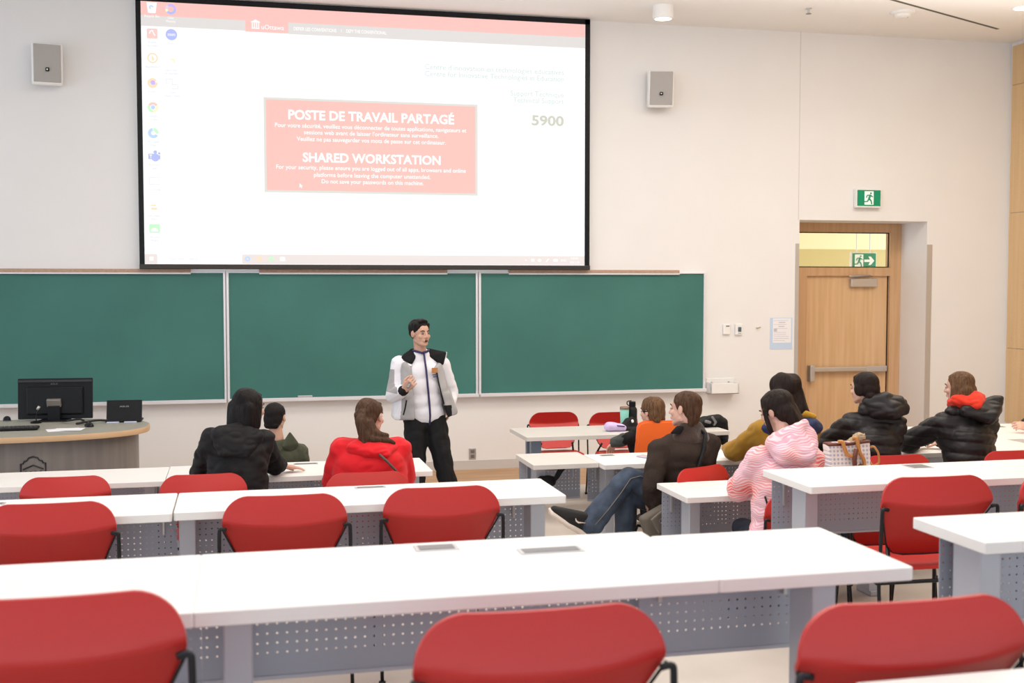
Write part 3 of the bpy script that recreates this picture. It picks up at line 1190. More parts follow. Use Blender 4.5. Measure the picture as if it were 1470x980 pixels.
def make_chair(label, group, front=False):
    r = empty('red_chair', (0, 0, 0), 0, label, 'chair', group)
    zs = [.50, .503, .51, .525, .55, .58, .62, .66, .70, .722, .731, .739, .75, .765, .78, .795, .81, .822, .833, .843, .851, .857, CH - .0005]
    nu = 18
    bm = B()
    F, Bk = [], []
    for z in zs:
        h = back_outline_half(z)
        rf, rb = [], []
        for k in range(nu + 1):
            u = -1 + 2 * k / nu
            x = u * h
            crease = .018 * (x / .26) ** 2
            y = backy(x / .265, z - crease if z > .6 else z)
            rf.append(bm.verts.new((x, y + .013, z)))
            rb.append(bm.verts.new((x, y, z)))
        F.append(rf)
        Bk.append(rb)
    n = len(zs)
    for i in range(n - 1):
        for k in range(nu):
            bm.faces.new((Bk[i][k], Bk[i][k + 1], Bk[i + 1][k + 1], Bk[i + 1][k]))
            bm.faces.new((F[i][k + 1], F[i][k], F[i + 1][k], F[i + 1][k + 1]))
        bm.faces.new((F[i][0], Bk[i][0], Bk[i + 1][0], F[i + 1][0]))
        bm.faces.new((Bk[i][nu], F[i][nu], F[i + 1][nu], Bk[i + 1][nu]))
    for k in range(nu):
        bm.faces.new((F[0][k], F[0][k + 1], Bk[0][k + 1], Bk[0][k]))
        bm.faces.new((Bk[n - 1][k], Bk[n - 1][k + 1], F[n - 1][k + 1], F[n - 1][k]))
    build('backrest', bm, M['red'], r, True, 50)
    # dark rod edging the lower part of the shell
    path = []
    for z in [.73, .70, .66, .60, .55, .52, .505]:
        h = back_outline_half(z)
        path.append((-h - .004, backy(h / .265, z) + .004, z))
    path = path + [(-.1, backy(.35, .5), .497), (0, backy(0, .5), .497)]
    path = path + [(-p[0], p[1], p[2]) for p in path[:-1][::-1]]
    bm = B()
    tube(bm, path, .0042, 6)
    build('back_rod', bm, M['black'], r, True)
    # seat
    bm = B()
    nx, ny = 14, 14
    T, U = [], []
    for j in range(ny + 1):
        v = j / ny
        y = .07 + .44 * v
        rt, ru = [], []
        hw = .215 + .015 * math.sin(PI * v)
        e = min(v, 1 - v) * .44
        R = .09
        if e < R:
            hw = hw - R + math.sqrt(R * R - (R - e) ** 2)
        for k in range(nx + 1):
            u = -1 + 2 * k / nx
            z = .465 - .018 * (1 - u * u) * math.sin(PI * v * .9) - .035 * smoothstep((v - .75) / .25)
            rt.append(bm.verts.new((u * hw, y, z)))
            ru.append(bm.verts.new((u * hw, y, z - .016)))
        T.append(rt)
        U.append(ru)
    for j in range(ny):
        for k in range(nx):
            bm.faces.new((T[j][k], T[j][k + 1], T[j + 1][k + 1], T[j + 1][k]))
            bm.faces.new((U[j][k + 1], U[j][k], U[j + 1][k], U[j + 1][k + 1]))
        bm.faces.new((U[j][0], T[j][0], T[j + 1][0], U[j + 1][0]))
        bm.faces.new((T[j][nx], U[j][nx], U[j + 1][nx], T[j + 1][nx]))
    for k in range(nx):
        bm.faces.new((U[0][k], U[0][k + 1], T[0][k + 1], T[0][k]))
        bm.faces.new((T[ny][k], T[ny][k + 1], U[ny][k + 1], U[ny][k]))
    build('seat', bm, M['redseat'], r, True, 50)
    # tubes
    bm = B()
    for s in (-1, 1):
        tube(bm, bend([(s * .274, .06, .40), (s * .205, .07, .40), (s * .20, .10, .44), (s * .165, .18, .555)], .03), .010)
        tube(bm, bend([(s * .274, .06, .40), (s * .262, .28, .425), (s * .235, .46, .41)], .04), .010)
    tube(bm, [(-.262, .28, .425), (.262, .28, .425)], .009)
    tube(bm, [(-.274, .06, .40), (.274, .06, .40)], .009)
    build('seat_frame', bm, M['black'], r, True)
    for s in (-1, 1):
        bm = B()
        tube(bm, bend([(s * .245, .03, .725), (s * .274, .028, .732), (s * .276, .03, .66), (s * .274, .05, .38), (s * .278, .0, .01)], .03), .0082)
        lathe(bm, [(.014, 0), (.016, .02)], (s * .278, .0, 0), 8)
        build('leg', bm, M['black'], r, True)
        bm = B()
        tube(bm, bend([(s * .235, .46, .41), (s * .245, .475, .36), (s * .262, .50, .01)], .03), .0082)
        lathe(bm, [(.014, 0), (.016, .02)], (s * .262, .50, 0), 8)
        build('leg', bm, M['black'], r, True)
    return r


GC = 'red plastic chairs with black frames'
chair0 = make_chair('large red chair in the foreground, at the bottom centre', GC)
chair0.location = (.592, 2.185, T2)
chairs = [
    (-.378, 2.42, T2, .02, 'large red chair in the foreground, at the bottom left corner'),
    (1.347, 2.035, T2, .0, 'large red chair in the foreground, at the bottom right corner'),
    (-.775, 5.0, T1, .0, 'red chair behind the second row desk at the far left frame edge'),
    (.182, 4.96, T1, -.02, 'red chair at the second row desk below the person in the red jacket'),
    (.872, 5.0, T1, .0, 'red chair at the second row desk beside the aisle, nearest the desk end'),
    (-1.045, 7.40, 0, .0, 'empty red chair in front of the round console at the left'),
    (-.225, 7.30, 0, .02, 'red chair behind the person with long black hair and black jacket'),
    (.772, 7.14, 0, .0, 'red chair behind the person in the bright red jacket'),
    (3.07, 4.56, T1, -.04, 'red chair with its seat showing, right of the aisle behind the right desk'),
    (3.74, 4.52, T1, .03, 'red chair cut off by the right frame edge, beside the big desk corner'),
    (4.39, 7.02, 0, .0, 'red chair behind the left person in a black puffer jacket'),
    (5.33, 7.02, 0, .0, 'red chair behind the person in a black puffer jacket with red hood'),
    (3.10, 5.84, 0, .05, 'red chair under the person in the pink coat'),
    (3.68, 5.93, 0, -.03, 'red chair right of the pink coat, its seat seen below the perforated panel'),
    (4.25, 5.95, 0, .03, 'red chair farthest right behind the perforated panel, near the tote bag'),
    (3.02, 7.10, 0, .45, 'turned red chair behind the seated man with the jeans'),
    (3.72, 6.98, 0, .0, 'red chair under the person in the mustard coat'),
]
for x, y, z, rz, lab in chairs:
    sc = 1.04 if 'right desk' in lab or 'big desk corner' in lab else (.955 if 'turned' in lab else None)
    c_ = dup(chair0, (x, y, z), rz, lab, scale=sc)
    if 'bottom right corner' in lab:
        c_.scale.z = .985
for x, y, lab in ((2.94, 10.75, 'left red chair facing the room behind the grey front table'),
                  (3.50, 10.62, 'right red chair facing the room, behind the lilac pouch and bottle')):
    dup(chair0, (x, y, 0), PI, lab, scale=.925)
dup(chair0, (.30, 8.74, 0), .0, 'red chair under the child in the olive jacket', scale=.8)
# ------------------------------------------------------------------ figures
ICO = {}


def ico(n):
    if n not in ICO:
        t = bmesh.new()
        bmesh.ops.create_icosphere(t, subdivisions=n, radius=1)
        ICO[n] = ([v.co.copy() for v in t.verts], [[v.index for v in f.verts] for f in t.faces])
        t.free()
    return ICO[n]


def hull(pts, n=2):
    """convex hull of spheres [(centre, radius), ...]"""
    vs, _ = ico(n)
    t = bmesh.new()
    for c, r in pts:
        c = Vector(c)
        for v in vs:
            t.verts.new(c + v * r)
    res = bmesh.ops.convex_hull(t, input=t.verts)
    dead = [g for g in set(res['geom_interior'] + res['geom_unused']) if isinstance(g, bmesh.types.BMVert)]
    bmesh.ops.delete(t, geom=dead, context='VERTS')
    return t


def cs(a, ra, b, rb):
    return ('h', [(a, ra), (b, rb)])


def hl(*p):
    return ('h', list(p))


def el(c, r, R=None):
    return ('e', c, r, R)


def chain(pts):
    """limb from [(point, radius), ...]"""
    return [cs(pts[i][0], pts[i][1], pts[i + 1][0], pts[i + 1][1]) for i in range(len(pts) - 1)]


def frame(yaw, pitch=0., roll=0.):
    """axes (side, forward, up) of something that faces +Y at yaw 0, turns towards +X with yaw, nods down with pitch"""
    return Matrix.Rotation(-math.radians(yaw), 3, 'Z') @ Matrix.Rotation(-math.radians(pitch), 3, 'X') @ Matrix.Rotation(math.radians(roll), 3, 'Y')


def blob(name, prims, mats, root, vox=.008, sm=6, sel=None, disp=None, fac=.5):
    bm = bmesh.new()
    for p in prims:
        if p[0] == 'h':
            _merge(bm, hull(p[1]))
        else:
            vs, fs = ico(3)
            _, c, r, R = p
            R = R if R is not None else Matrix.Identity(3)
            q = [bm.verts.new(Vector(c) + R @ Vector((v.x * r[0], v.y * r[1], v.z * r[2]))) for v in vs]
            for f in fs:
                bm.faces.new([q[i] for i in f])
    bmesh.ops.recalc_face_normals(bm, faces=bm.faces)
    off = root.location
    bmesh.ops.translate(bm, verts=bm.verts, vec=-off)
    me = bpy.data.meshes.new('src')
    bm.to_mesh(me)
    bm.free()
    o = bpy.data.objects.new('src', me)
    COL.objects.link(o)
    md = o.modifiers.new('r', 'REMESH')
    md.mode = 'VOXEL'
    md.voxel_size = vox
    md.adaptivity = 0
    s2 = o.modifiers.new('s', 'SMOOTH')
    s2.factor = fac
    s2.iterations = sm
    dg = bpy.context.evaluated_depsgraph_get()
    me2 = bpy.data.meshes.new_from_object(o.evaluated_get(dg))
    bpy.data.objects.remove(o)
    bpy.data.meshes.remove(me)
    me2.name = name
    n = len(me2.vertices)
    if disp is not None:
        co = np.empty(n * 3)
        me2.vertices.foreach_get('co', co)
        co = co.reshape(-1, 3)
        no = np.empty(n * 3)
        me2.vertex_normals.foreach_get('vector', no)
        no = no.reshape(-1, 3)
        co = co + no * disp(co + np.array(off), no)[:, None]
        me2.vertices.foreach_set('co', co.ravel())
        me2.update()
    me2.materials.clear()
    mats = mats if isinstance(mats, (list, tuple)) else [mats]
    for m in mats:
        me2.materials.append(m)
    if sel is not None:
        k = len(me2.polygons)
        ce = np.empty(k * 3)
        me2.polygons.foreach_get('center', ce)
        nn = np.empty(k * 3)
        me2.polygons.foreach_get('normal', nn)
        me2.polygons.foreach_set('material_index', sel(ce.reshape(-1, 3) + np.array(off), nn.reshape(-1, 3)).astype(np.int32))
    me2.shade_smooth()
    return link(name, me2, root)


def wrinkles(amp=.006, sc=9., st=(1, 1, 1.8), seed=0.):
    def f(co, no):
        q = co * (sc * np.array(st)) + seed
        return np.array([amp * (abs(noise.noise(Vector(v))) * 2 - .55) for v in q])
    return f


def quilt(period=.07, amp=.012, seed=0., wr=.004, tilt=(0, 0)):
    g = wrinkles(wr, 14, (1, 1, 2), seed)

    def f(co, no):
        z = co[:, 2] + tilt[0] * co[:, 0] + tilt[1] * co[:, 1]
        return amp * (np.abs(np.sin(PI * z / period)) ** .5 - .75) + g(co, no)
    return f


def hand(prims, w, d, pn, thumb, curl=.4, s=1., spread=.16):
    """wrist w, direction d towards the fingers, pn the palm's outward normal, thumb the side the thumb leaves"""
    w, d, pn = Vector(w), Vector(d).normalized(), Vector(pn)
    pn = (pn - d * pn.dot(d)).normalized()
    t = Vector(thumb)
    t = (t - d * t.dot(d) - pn * t.dot(pn)).normalized()
    P = lambda a, b, c: w + (d * a + t * b + pn * c) * s
    prims.append(hl((P(.0, .016, 0), .017 * s), (P(.0, -.016, 0), .016 * s), (P(.085, .032, 0), .0125 * s), (P(.083, -.030, 0), .012 * s)))
    for k, (b, L, r) in enumerate(((.031, .072, .0088), (.0105, .08, .0092), (-.010, .074, .0088), (-.030, .058, .0078))):
        a = spread * (1.5 - k) / 1.5
        fd = (d * math.cos(a) + t * math.sin(a)).normalized()
        p = P(.083, b, 0)
        ang = curl * .55
        pts = [(p, (r + .001) * s)]
        for m_, q in enumerate((.46, .30, .24)):
            v = fd * math.cos(ang) + pn * math.sin(ang)
            p = p + v * L * q * s
            pts.append((p, (r - .0007 * (m_ + 1)) * s))
            ang += curl * (.8 + .15 * k)
        prims.extend(chain(pts))
    q0 = P(.018, .024, .004)
    q1 = P(.052, .052, .012 + .012 * curl)
    q2 = P(.078, .062 - .012 * curl, .018 + .022 * curl)
    q3 = P(.100, .064 - .022 * curl, .022 + .03 * curl)
    prims.extend(chain([(q0, .014 * s), (q1, .0115 * s), (q2, .0098 * s), (q3, .0085 * s)]))


class Fig:
    def __init__(self, label, loc, skin='skin'):
        self.r = empty('person', loc, 0, label, 'person')
        self.body = []
        self.skin = M[skin]
        self.eyes = []

    def head(self, c, yaw=0, pitch=0, roll=0, s=1., neck=None, mouth_open=False, brow='hairblack', face=True):
        R = frame(yaw, pitch, roll)
        c = Vector(c)
        self.R, self.c, self.s = R, c, s
        H = lambda x, y, z: c + R @ Vector((x, y, z)) * s
        self.H = H
        b = self.body
        b.append(el(H(0, -.012, .030), (.074 * s, .093 * s, .084 * s), R))
        b.append(el(H(0, .018, -.030), (.062 * s, .070 * s, .075 * s), R))
        b.append(hl((H(.022, .055, -.078), .020 * s), (H(-.022, .055, -.078), .020 * s), (H(0, .066, -.088), .018 * s), (H(.045, .0, -.055), .022 * s), (H(-.045, .0, -.055), .022 * s)))
        b.append(cs(H(.032, .069, .030), .011 * s, H(-.032, .069, .030), .011 * s))
        b.append(cs(H(0, .082, .018), .009 * s, H(0, .101, -.018), .0115 * s))
        b.append(cs(H(.013, .088, -.022), .008 * s, H(-.013, .088, -.022), .008 * s))
        for q in (-1, 1):
            b.append(el(H(q * .038, .060, -.018), (.024 * s, .019 * s, .022 * s), R))
            b.append(el(H(q * .078, -.006, .002), (.010 * s, .021 * s, .032 * s), R @ Matrix.Rotation(q * .35, 3, 'Z')))
        b.append(hl((H(.018, .079, -.052), .010 * s), (H(-.018, .079, -.052), .010 * s), (H(0, .086, -.050), .010 * s)))
        n = Vector(neck) if neck is not None else H(0, -.03, -.18)
        b.append(cs(H(0, -.020, -.05), .053 * s, n, .058 * s))
        if face:
            for q in (-1, 1):
                bm = B()
                for rr, fw, m, nm in ((.0115, .0735, 'eyew', 'eye'), (.0062, .0795, 'eyed', 'iris')):
                    bm = B()
                    vs, fs = ico(2)
                    sh = (1.25, .72, .42) if nm == 'eye' else (1, .9, .8)
                    vv = [bm.verts.new(H(q * .031 + v.x * rr * sh[0], fw + v.y * rr * sh[1], .010 + v.z * rr * sh[2])) for v in vs]
                    for f in fs:
                        bm.faces.new([vv[i] for i in f])
                    build(nm, bm, M[m], self.r, True, off=self.r.location)
                bm = B()
                tube(bm, [H(q * .014, .083, .031), H(q * .032, .082, .037), H(q * .050, .066, .031)], [.0035 * s, .0045 * s, .0025 * s], 6)
                build('eyebrow', bm, M[brow], self.r, True, off=self.r.location)
            bm = B()
            o_ = .009 if mouth_open else .0025
            tube(bm, [H(-.018, .082, -.052), H(-.008, .092, -.050 + o_), H(0, .095, -.0515 + o_), H(.008, .092, -.050 + o_), H(.018, .082, -.052)], [.001 * s, .003 * s, .003 * s, .003 * s, .001 * s], 6)
            tube(bm, [H(-.017, .082, -.053), H(0, .092, -.056 - o_), H(.017, .082, -.053)], [.001 * s, .004 * s, .001 * s], 6)
            build('lips', bm, M['lip'], self.r, True, off=self.r.location)
            if mouth_open:
                bm = B()
                vs, fs = ico(2)
                vv = [bm.verts.new(H(v.x * .017, .087 + v.y * .009, -.054 + v.z * .0115)) for v in vs]
                for f in fs:
                    bm.faces.new([vv[i] for i in f])
                build('open_mouth', bm, M['mouth'], self.r, True, off=self.r.location)

    def finish(self, vox=.0045, sm=4):
        return blob('body', self.body, self.skin, self.r, vox, sm)

    def hair(self, prims, m, vox=.006, sm=4, amp=.005, sc=26.):
        R = self.R.transposed()
        c = self.c

        def d(co, no):
            q = (co - np.array(c)) @ np.array(R).T
            q = q * np.array((sc, sc, sc * .22))
            return np.array([amp * noise.noise(Vector(v)) for v in q])
        return blob('hair', prims, M[m] if isinstance(m, str) else m, self.r, vox, sm, disp=d)

    def wear(self, name, prims, mats, **k):
        return blob(name, prims, mats, self.r, **k)


def torso_prims(hip, chest, shl, shr, neck, whip, wmid, dep, yaw, g=0.):
    """soft trunk: hips to chest to shoulders"""
    R = frame(yaw)
    hip, chest = Vector(hip), Vector(chest)
    out = []
    for i in range(6):
        t = i / 5
        p = hip.lerp(chest, t)
        w_ = whip * (1 - t) + wmid * t
        out.append(el(p, (w_ + g, dep * (1.08 - .1 * t) + g, .12 + g), R))
    for a in (shl, shr):
        out.append(hl((a, .065 + g), (chest + Vector((0, 0, -.02)), .09 + g), (Vector(neck) + Vector((0, 0, -.05)), .055 + g)))
        out.append(hl((a, .065 + g), (chest + Vector((0, 0, -.10)), .10 + g), (Vector(a).lerp(chest, .35) + Vector((0, 0, -.13)), .07 + g)))
    return out


def seated_legs(f, hl_, hr_, yaw, kneeL=None, kneeR=None, seat=.50, sole=0.05, mat_='denim', shoe='shoedark', s=1.):
    """thighs forward, shins down, shoes on the floor"""
    fw = frame(yaw) @ Vector((0, 1, 0))
    pr = []
    for side, h, kn in ((-1, hl_, kneeL), (1, hr_, kneeR)):
        h = Vector(h)
        k = Vector(kn) if kn is not None else h + fw * .40 * s + Vector((0, 0, .02))
        a = Vector((k.x, k.y, 0)) - fw * .03 + Vector((0, 0, .10))
        f.body += chain([(h, .07 * s), (k, .045 * s), (a, .033 * s), (a + fw * .10 + Vector((0, 0, -.06)), .03 * s)])
        pr += chain([(h, .095 * s), (h.lerp(k, .5), .085 * s), (k, .068 * s), (k.lerp(a, .5), .066 * s), (a, .055 * s)])
        f.wear('shoe', [hl((a + Vector((0, 0, -.045)) - fw * .04, .042 * s), (a + Vector((0, 0, -.05)) + fw * .05, .042 * s), (a + Vector((0, 0, -.06)) + fw * .16, .034 * s),
                        (a + Vector((0, 0, -.01)), .045 * s))], M[shoe], vox=.008, sm=3)
    pr.append(hl((hl_, .10 * s), (hr_, .10 * s), (Vector(hl_) + Vector((0, 0, .06)), .10 * s), (Vector(hr_) + Vector((0, 0, .06)), .10 * s)))
    f.wear('trousers', pr, M[mat_], vox=.010, sm=6, disp=wrinkles(.006, 10, (1, 1, 1)))


M['denim'] = cloth('blue denim', (.052, .070, .105), .8, .2, 150, .5, 0.)
M['denimdark'] = cloth('dark denim', (.02, .025, .04), .8, .2, 150, .2, 0.)
M['shoedark'] = mat('black trainer mesh', (.015, .015, .016), .7, bump=.3, bscale=200)
M['sole'] = mat('pale rubber sole', (.72, .62, .55), .6)
M['stitch'] = mat('tan stitching', (.22, .19, .15), .8)
M['blackcloth'] = cloth('black jacket cloth', (.010, .009, .010), .7, .35, 22, .25, 0.)
M['knitblack'] = cloth('black knit', (.008, .008, .009), .9, .3, 120, .1, 0.)
M['redcoat'] = cloth('bright red jacket cloth', (.68, .008, .015), .7, .2, 20, .05, .1)
M['olive'] = cloth('olive jacket cloth', (.060, .066, .040), .8, .3, 24, .12, .1)
M['brownwool'] = cloth('dark brown wool', (.040, .027, .021), .92, .5, 160, .25, 0.)
M['ribknit'] = cloth('brown ribbed collar', (.055, .033, .026), .92, .5, 120, .25, .35)
M['mustard'] = cloth('mustard jacket cloth', (.36, .19, .02), .8, .25, 22, .1, .1)
M['navy'] = cloth('navy lining', (.018, .030, .085), .7, .2, 24, .1)
M['puffer'] = cloth('black puffer nylon', (.017, .0145, .0145), .45, .25, 26, .15, 0., .35)
M['hoodred'] = cloth('red hood cloth', (.78, .045, .02), .75, .2, 24, .05)
M['white_cl'] = cloth('white shell jacket', (.80, .79, .83), .6, .25, 20, .03)
M['grey_cl'] = cloth('grey shell panels', (.37, .36, .36), .6, .25, 20, .04)
M['fleece'] = cloth('black fleece lining', (.012, .012, .013), .95, .4, 90, .1, 0.)
M['blacktrs'] = cloth('black trousers cloth', (.010, .010, .011), .75, .25, 22, .15, 0.)
M['navytrim'] = mat('navy zip tape', (.03, .025, .10), .6)


def zebra(name):
    m = cloth(name, (.8, .3, .3), .6)
    nt = m.node_tree
    b = nt.nodes['Principled BSDF']
    tc = nt.nodes.new('ShaderNodeTexCoord')
    n = nt.nodes.new('ShaderNodeTexNoise')
    n.inputs['Scale'].default_value = 4.5
    n.inputs['Detail'].default_value = 1
    nt.links.new(tc.outputs['Object'], n.inputs['Vector'])
    cr = nt.nodes.new('ShaderNodeValToRGB')
    e = cr.color_ramp.elements
    e[0].position = .36
    e[0].color = (.85, .13, .12, 1)
    e[1].position = .60
    e[1].color = (.80, .40, .50, 1)
    q = e.new(.48)
    q.color = (.86, .33, .34, 1)
    nt.links.new(n.outputs[0], cr.inputs[0])
    wv = nt.nodes.new('ShaderNodeTexWave')
    wv.wave_type = 'RINGS'
    wv.rings_direction = 'SPHERICAL'
    wv.inputs['Scale'].default_value = 24
    wv.inputs['Distortion'].default_value = 22
    wv.inputs['Detail'].default_value = 1
    wv.inputs['Detail Scale'].default_value = .35
    nt.links.new(tc.outputs['Object'], wv.inputs['Vector'])
    r = nt.nodes.new('ShaderNodeMapRange')
    r.inputs[1].default_value = .45
    r.inputs[2].default_value = .6
    r.inputs[3].default_value = 0
    r.inputs[4].default_value = .62
    nt.links.new(wv.outputs[1], r.inputs[0])
    mx = nt.nodes.new('ShaderNodeMix')
    mx.data_type = 'RGBA'
    nt.links.new(r.outputs[0], mx.inputs[0])
    nt.links.new(cr.outputs[0], mx.inputs[6])
    mx.inputs[7].default_value = (.90, .80, .81, 1)
    nt.links.new(mx.outputs[2], b.inputs['Base Color'])
    return m


M['zebra'] = zebra('pink striped jacket cloth')

# ======== standing person in the white jacket
f = Fig('person standing in an open white and grey jacket before the chalkboard', (1.45, 9.3, 0))
O = f.r.location
f.head((1.427, 9.275, 1.625), 152, 2, 0, .92, neck=(1.437, 9.31, 1.43), mouth_open=True, brow='hairblack')
hipL, hipR = Vector((1.545, 9.31, .93)), Vector((1.385, 9.31, .93))
kL, kR = Vector((1.625, 9.28, .50)), Vector((1.395, 9.29, .50))
aL, aR = Vector((1.745, 9.33, .095)), Vector((1.395, 9.33, .095))
shR, shL = Vector((1.262, 9.33, 1.385)), Vector((1.612, 9.345, 1.375))
eR, wR = Vector((1.212, 9.33, 1.125)), Vector((1.262, 9.105, 1.185))
eL, wL = Vector((1.705, 9.42, 1.13)), Vector((1.672, 9.335, 1.03))
f.body += [el((1.465, 9.32, .98), (.15, .10, .13)), el((1.45, 9.33, 1.15), (.14, .095, .16)), el((1.437, 9.33, 1.30), (.16, .10, .13))]
f.body += chain([(shR, .06), (eR, .042), (wR, .028)]) + chain([(shL, .06), (eL, .042), (wL, .028)])
f.body += [hl((shR, .055), (shL, .055), ((1.437, 9.32, 1.40), .06))]
f.body += chain([(hipL, .08), (kL, .052), (aL, .036)]) + chain([(hipR, .08), (kR, .052), (aR, .036)])
f.body += [cs(aL + Vector((0, -.0, -.05)), .03, aL + Vector((.05, -.13, -.065)), .025), cs(aR + Vector((0, 0, -.05)), .03, aR + Vector((-.02, -.14, -.065)), .025)]
hand(f.body, wR + Vector((.008, -.03, .012)), (.45, -.45, .55), (.45, .55, .35), (-.3, -.5, .75), 1.0, .98)
hand(f.body, wL, (-.05, .0, -.9), (-.9, .1, 0), (0, -.9, .1), .5, .9)
f.finish(.0042, 4)
H = f.H
hp = [el(H(0, -.030, .055), (.079, .090, .073), f.R), el(H(0, -.050, .016), (.067, .060, .062), f.R), hl((H(-.036, .036, .110), .012), (H(.036, .036, .110), .012), (H(0, .048, .116), .012), (H(0, -.03, .120), .016)), hl((H(-.02, .05, .118), .008), (H(.012, .055, .124), .007), (H(.0, .02, .126), .012)),
      hl((H(-.03, .036, .108), .010), (H(.03, .036, .108), .010), (H(0, -.01, .120), .014)),
      hl((H(-.074, .012, .05), .009), (H(-.070, .018, .085), .012), (H(-.075, .010, .02), .005)),
      hl((H(.074, .012, .05), .009), (H(.070, .018, .085), .012), (H(.075, .010, .02), .005))]
f.hair(hp, 'hairblack', .0045, 2, .008, 34.)
# trousers
pr = chain([(hipL, .10), (hipL.lerp(kL, .5), .092), (kL, .076), (kL.lerp(aL, .5), .078), (aL + Vector((0, 0, -.02)), .082)])
pr += chain([(hipR, .10), (hipR.lerp(kR, .5), .092), (kR, .076), (kR.lerp(aR, .5), .078), (aR + Vector((0, 0, -.02)), .082)])
pr += [hl((hipL, .1), (hipR, .1), (hipL + Vector((-.02, 0, .05)), .08), (hipR + Vector((.02, 0, .05)), .08))]
f.wear('trousers', pr, M['blacktrs'], vox=.008, sm=5, disp=wrinkles(.009, 9, (1, 1, 1.2)))
for a, dx in ((aL, .05), (aR, -.02)):
    f.wear('shoe', [hl((a + Vector((0, .05, -.05)), .042), (a + Vector((dx, -.10, -.055)), .04), (a + Vector((dx * 1.5, -.17, -.065)), .028), (a + Vector((0, 0, -.02)), .045))], M['shoedark'], vox=.007, sm=3)
# white zipped mid layer
pr = [el((1.47, 9.31, .98), (.165, .118, .12)), el((1.458, 9.315, 1.08), (.158, .115, .14)), el((1.45, 9.315, 1.2), (.155, .115, .14)), el((1.44, 9.32, 1.31), (.17, .112, .12)),
      hl(((1.30, 9.33, 1.385), .055), ((1.575, 9.34, 1.38), .055), ((1.437, 9.31, 1.42), .06)),
      hl(((1.40, 9.285, 1.465), .030), ((1.475, 9.285, 1.465), .030), ((1.40, 9.345, 1.475), .035), ((1.475, 9.345, 1.475), .035), ((1.437, 9.31, 1.40), .07))]


def cut_low(z):
    return lambda co, no: np.where(co[:, 2] < z, (co[:, 2] - z) * no[:, 2], 0)


f.wear('zip_jacket', pr, M['white_cl'], vox=.007, sm=26, disp=wrinkles(.003, 9, (1, 1, 1.5), 5))
bm = B()
zp = []
for z, x in ((1.475, 1.452), (1.42, 1.454), (1.34, 1.462), (1.25, 1.47), (1.15, 1.479), (1.05, 1.488), (.97, 1.492), (.89, 1.492)):
    q = {1.475: 9.248, 1.42: 9.222, 1.34: 9.200, 1.25: 9.195, 1.15: 9.194, 1.05: 9.195, .97: 9.192, .89: 9.222}[z]
    zp.append((x, q, z))
tube(bm, zp, .0085, 6)
build('zip', bm, M['navytrim'], f.r, True, off=O)
bm = B()
tube(bm, [(1.375, 9.31, 1.492), (1.39, 9.262, 1.487), (1.435, 9.243, 1.474), (1.485, 9.262, 1.487), (1.50, 9.31, 1.495)], .010, 6)
build('collar_trim', bm, M['navytrim'], f.r, True, off=O)
bm = B()
box(bm, (1.532, 9.203, 1.335), (.052, .006, .042), .002, Matrix.Rotation(.22, 3, 'Z'))
build('chest_badge', bm, mat('orange brown badge', (.45, .20, .07), .6), f.r, off=O)
bm = B()
for k in range(2):
    box(bm, (1.536, 9.203, 1.298 - k * .016), (.05 - k * .012, .005, .007), 0, Matrix.Rotation(.22, 3, 'Z'))
build('badge_lettering', bm, M['navytrim'], f.r, off=O)
# open outer jacket: back, two hanging front panels, sleeves
pr = []
pr += [hl(((1.275, 9.40, 1.36), .05), ((1.60, 9.41, 1.355), .05), ((1.27, 9.43, .96), .035), ((1.64, 9.43, .96), .035))]
pl = [hl(((1.300, 9.265, 1.375), .03), ((1.335, 9.235, 1.345), .018), ((1.288, 9.225, 1.15), .022), ((1.345, 9.195, 1.12), .014), ((1.262, 9.30, 1.15), .04)),
      hl(((1.288, 9.215, 1.15), .022), ((1.345, 9.195, 1.12), .014), ((1.225, 9.235, .952), .020), ((1.352, 9.178, .952), .014), ((1.225, 9.38, .965), .03), ((1.255, 9.34, 1.15), .04))]
f.wear('front_panel', pl, [M['grey_cl'], M['white_cl']], vox=.0065, sm=4, disp=wrinkles(.004, 10, (1, 1, 1.3), 2), sel=lambda c, n: (c[:, 0] < 1.262 - .12 * (1.05 - c[:, 2]).clip(0)).astype(int))
pl = [hl(((1.580, 9.285, 1.365), .03), ((1.545, 9.245, 1.345), .016), ((1.590, 9.215, 1.15), .016), ((1.63, 9.235, 1.14), .018), ((1.645, 9.33, 1.12), .035)),
      hl(((1.590, 9.215, 1.15), .016), ((1.645, 9.235, 1.14), .018), ((1.645, 9.205, .965), .014), ((1.712, 9.245, .985), .018), ((1.70, 9.40, .985), .03), ((1.66, 9.38, 1.15), .035))]
f.wear('front_panel', pl, [M['grey_cl'], M['fleece']], vox=.0065, sm=4, disp=wrinkles(.004, 10, (1, 1, 1.3), 2), sel=lambda c, n: ((c[:, 2] < 1.05) & (c[:, 0] < 1.672) & (n[:, 1] < .3)).astype(int))
# sleeves
pr += chain([(shR, .070), (shR.lerp(eR, .5), .066), (eR, .066), (eR.lerp(wR, .85), .054)])
pr += chain([(shL, .070), (shL.lerp(eL, .5), .066), (eL, .064), (eL.lerp(wL, .6), .054)])


def sel_speaker(c, n):
    return ((c[:, 0] < 1.215) & (c[:, 2] > 1.16) & (c[:, 2] < 1.34)).astype(int)


f.wear('outer_jacket', pr, [M['white_cl'], M['grey_cl']], vox=.0065, sm=5, sel=sel_speaker, disp=wrinkles(.004, 10, (1, 1, 1.3), 2))
bm = B()
tube(bm, [(1.548, 9.228, 1.35), (1.562, 9.213, 1.25), (1.580, 9.198, 1.16), (1.605, 9.192, 1.06)], .006, 6)
build('jacket_zip', bm, M['blackp'], f.r, True, off=O)
bm = B()
tube(bm, [(1.300, 9.186, 1.10), (1.287, 9.19, 1.03), (1.275, 9.198, .98)], .006, 6)
build('jacket_zip', bm, M['blackp'], f.r, True, off=O)
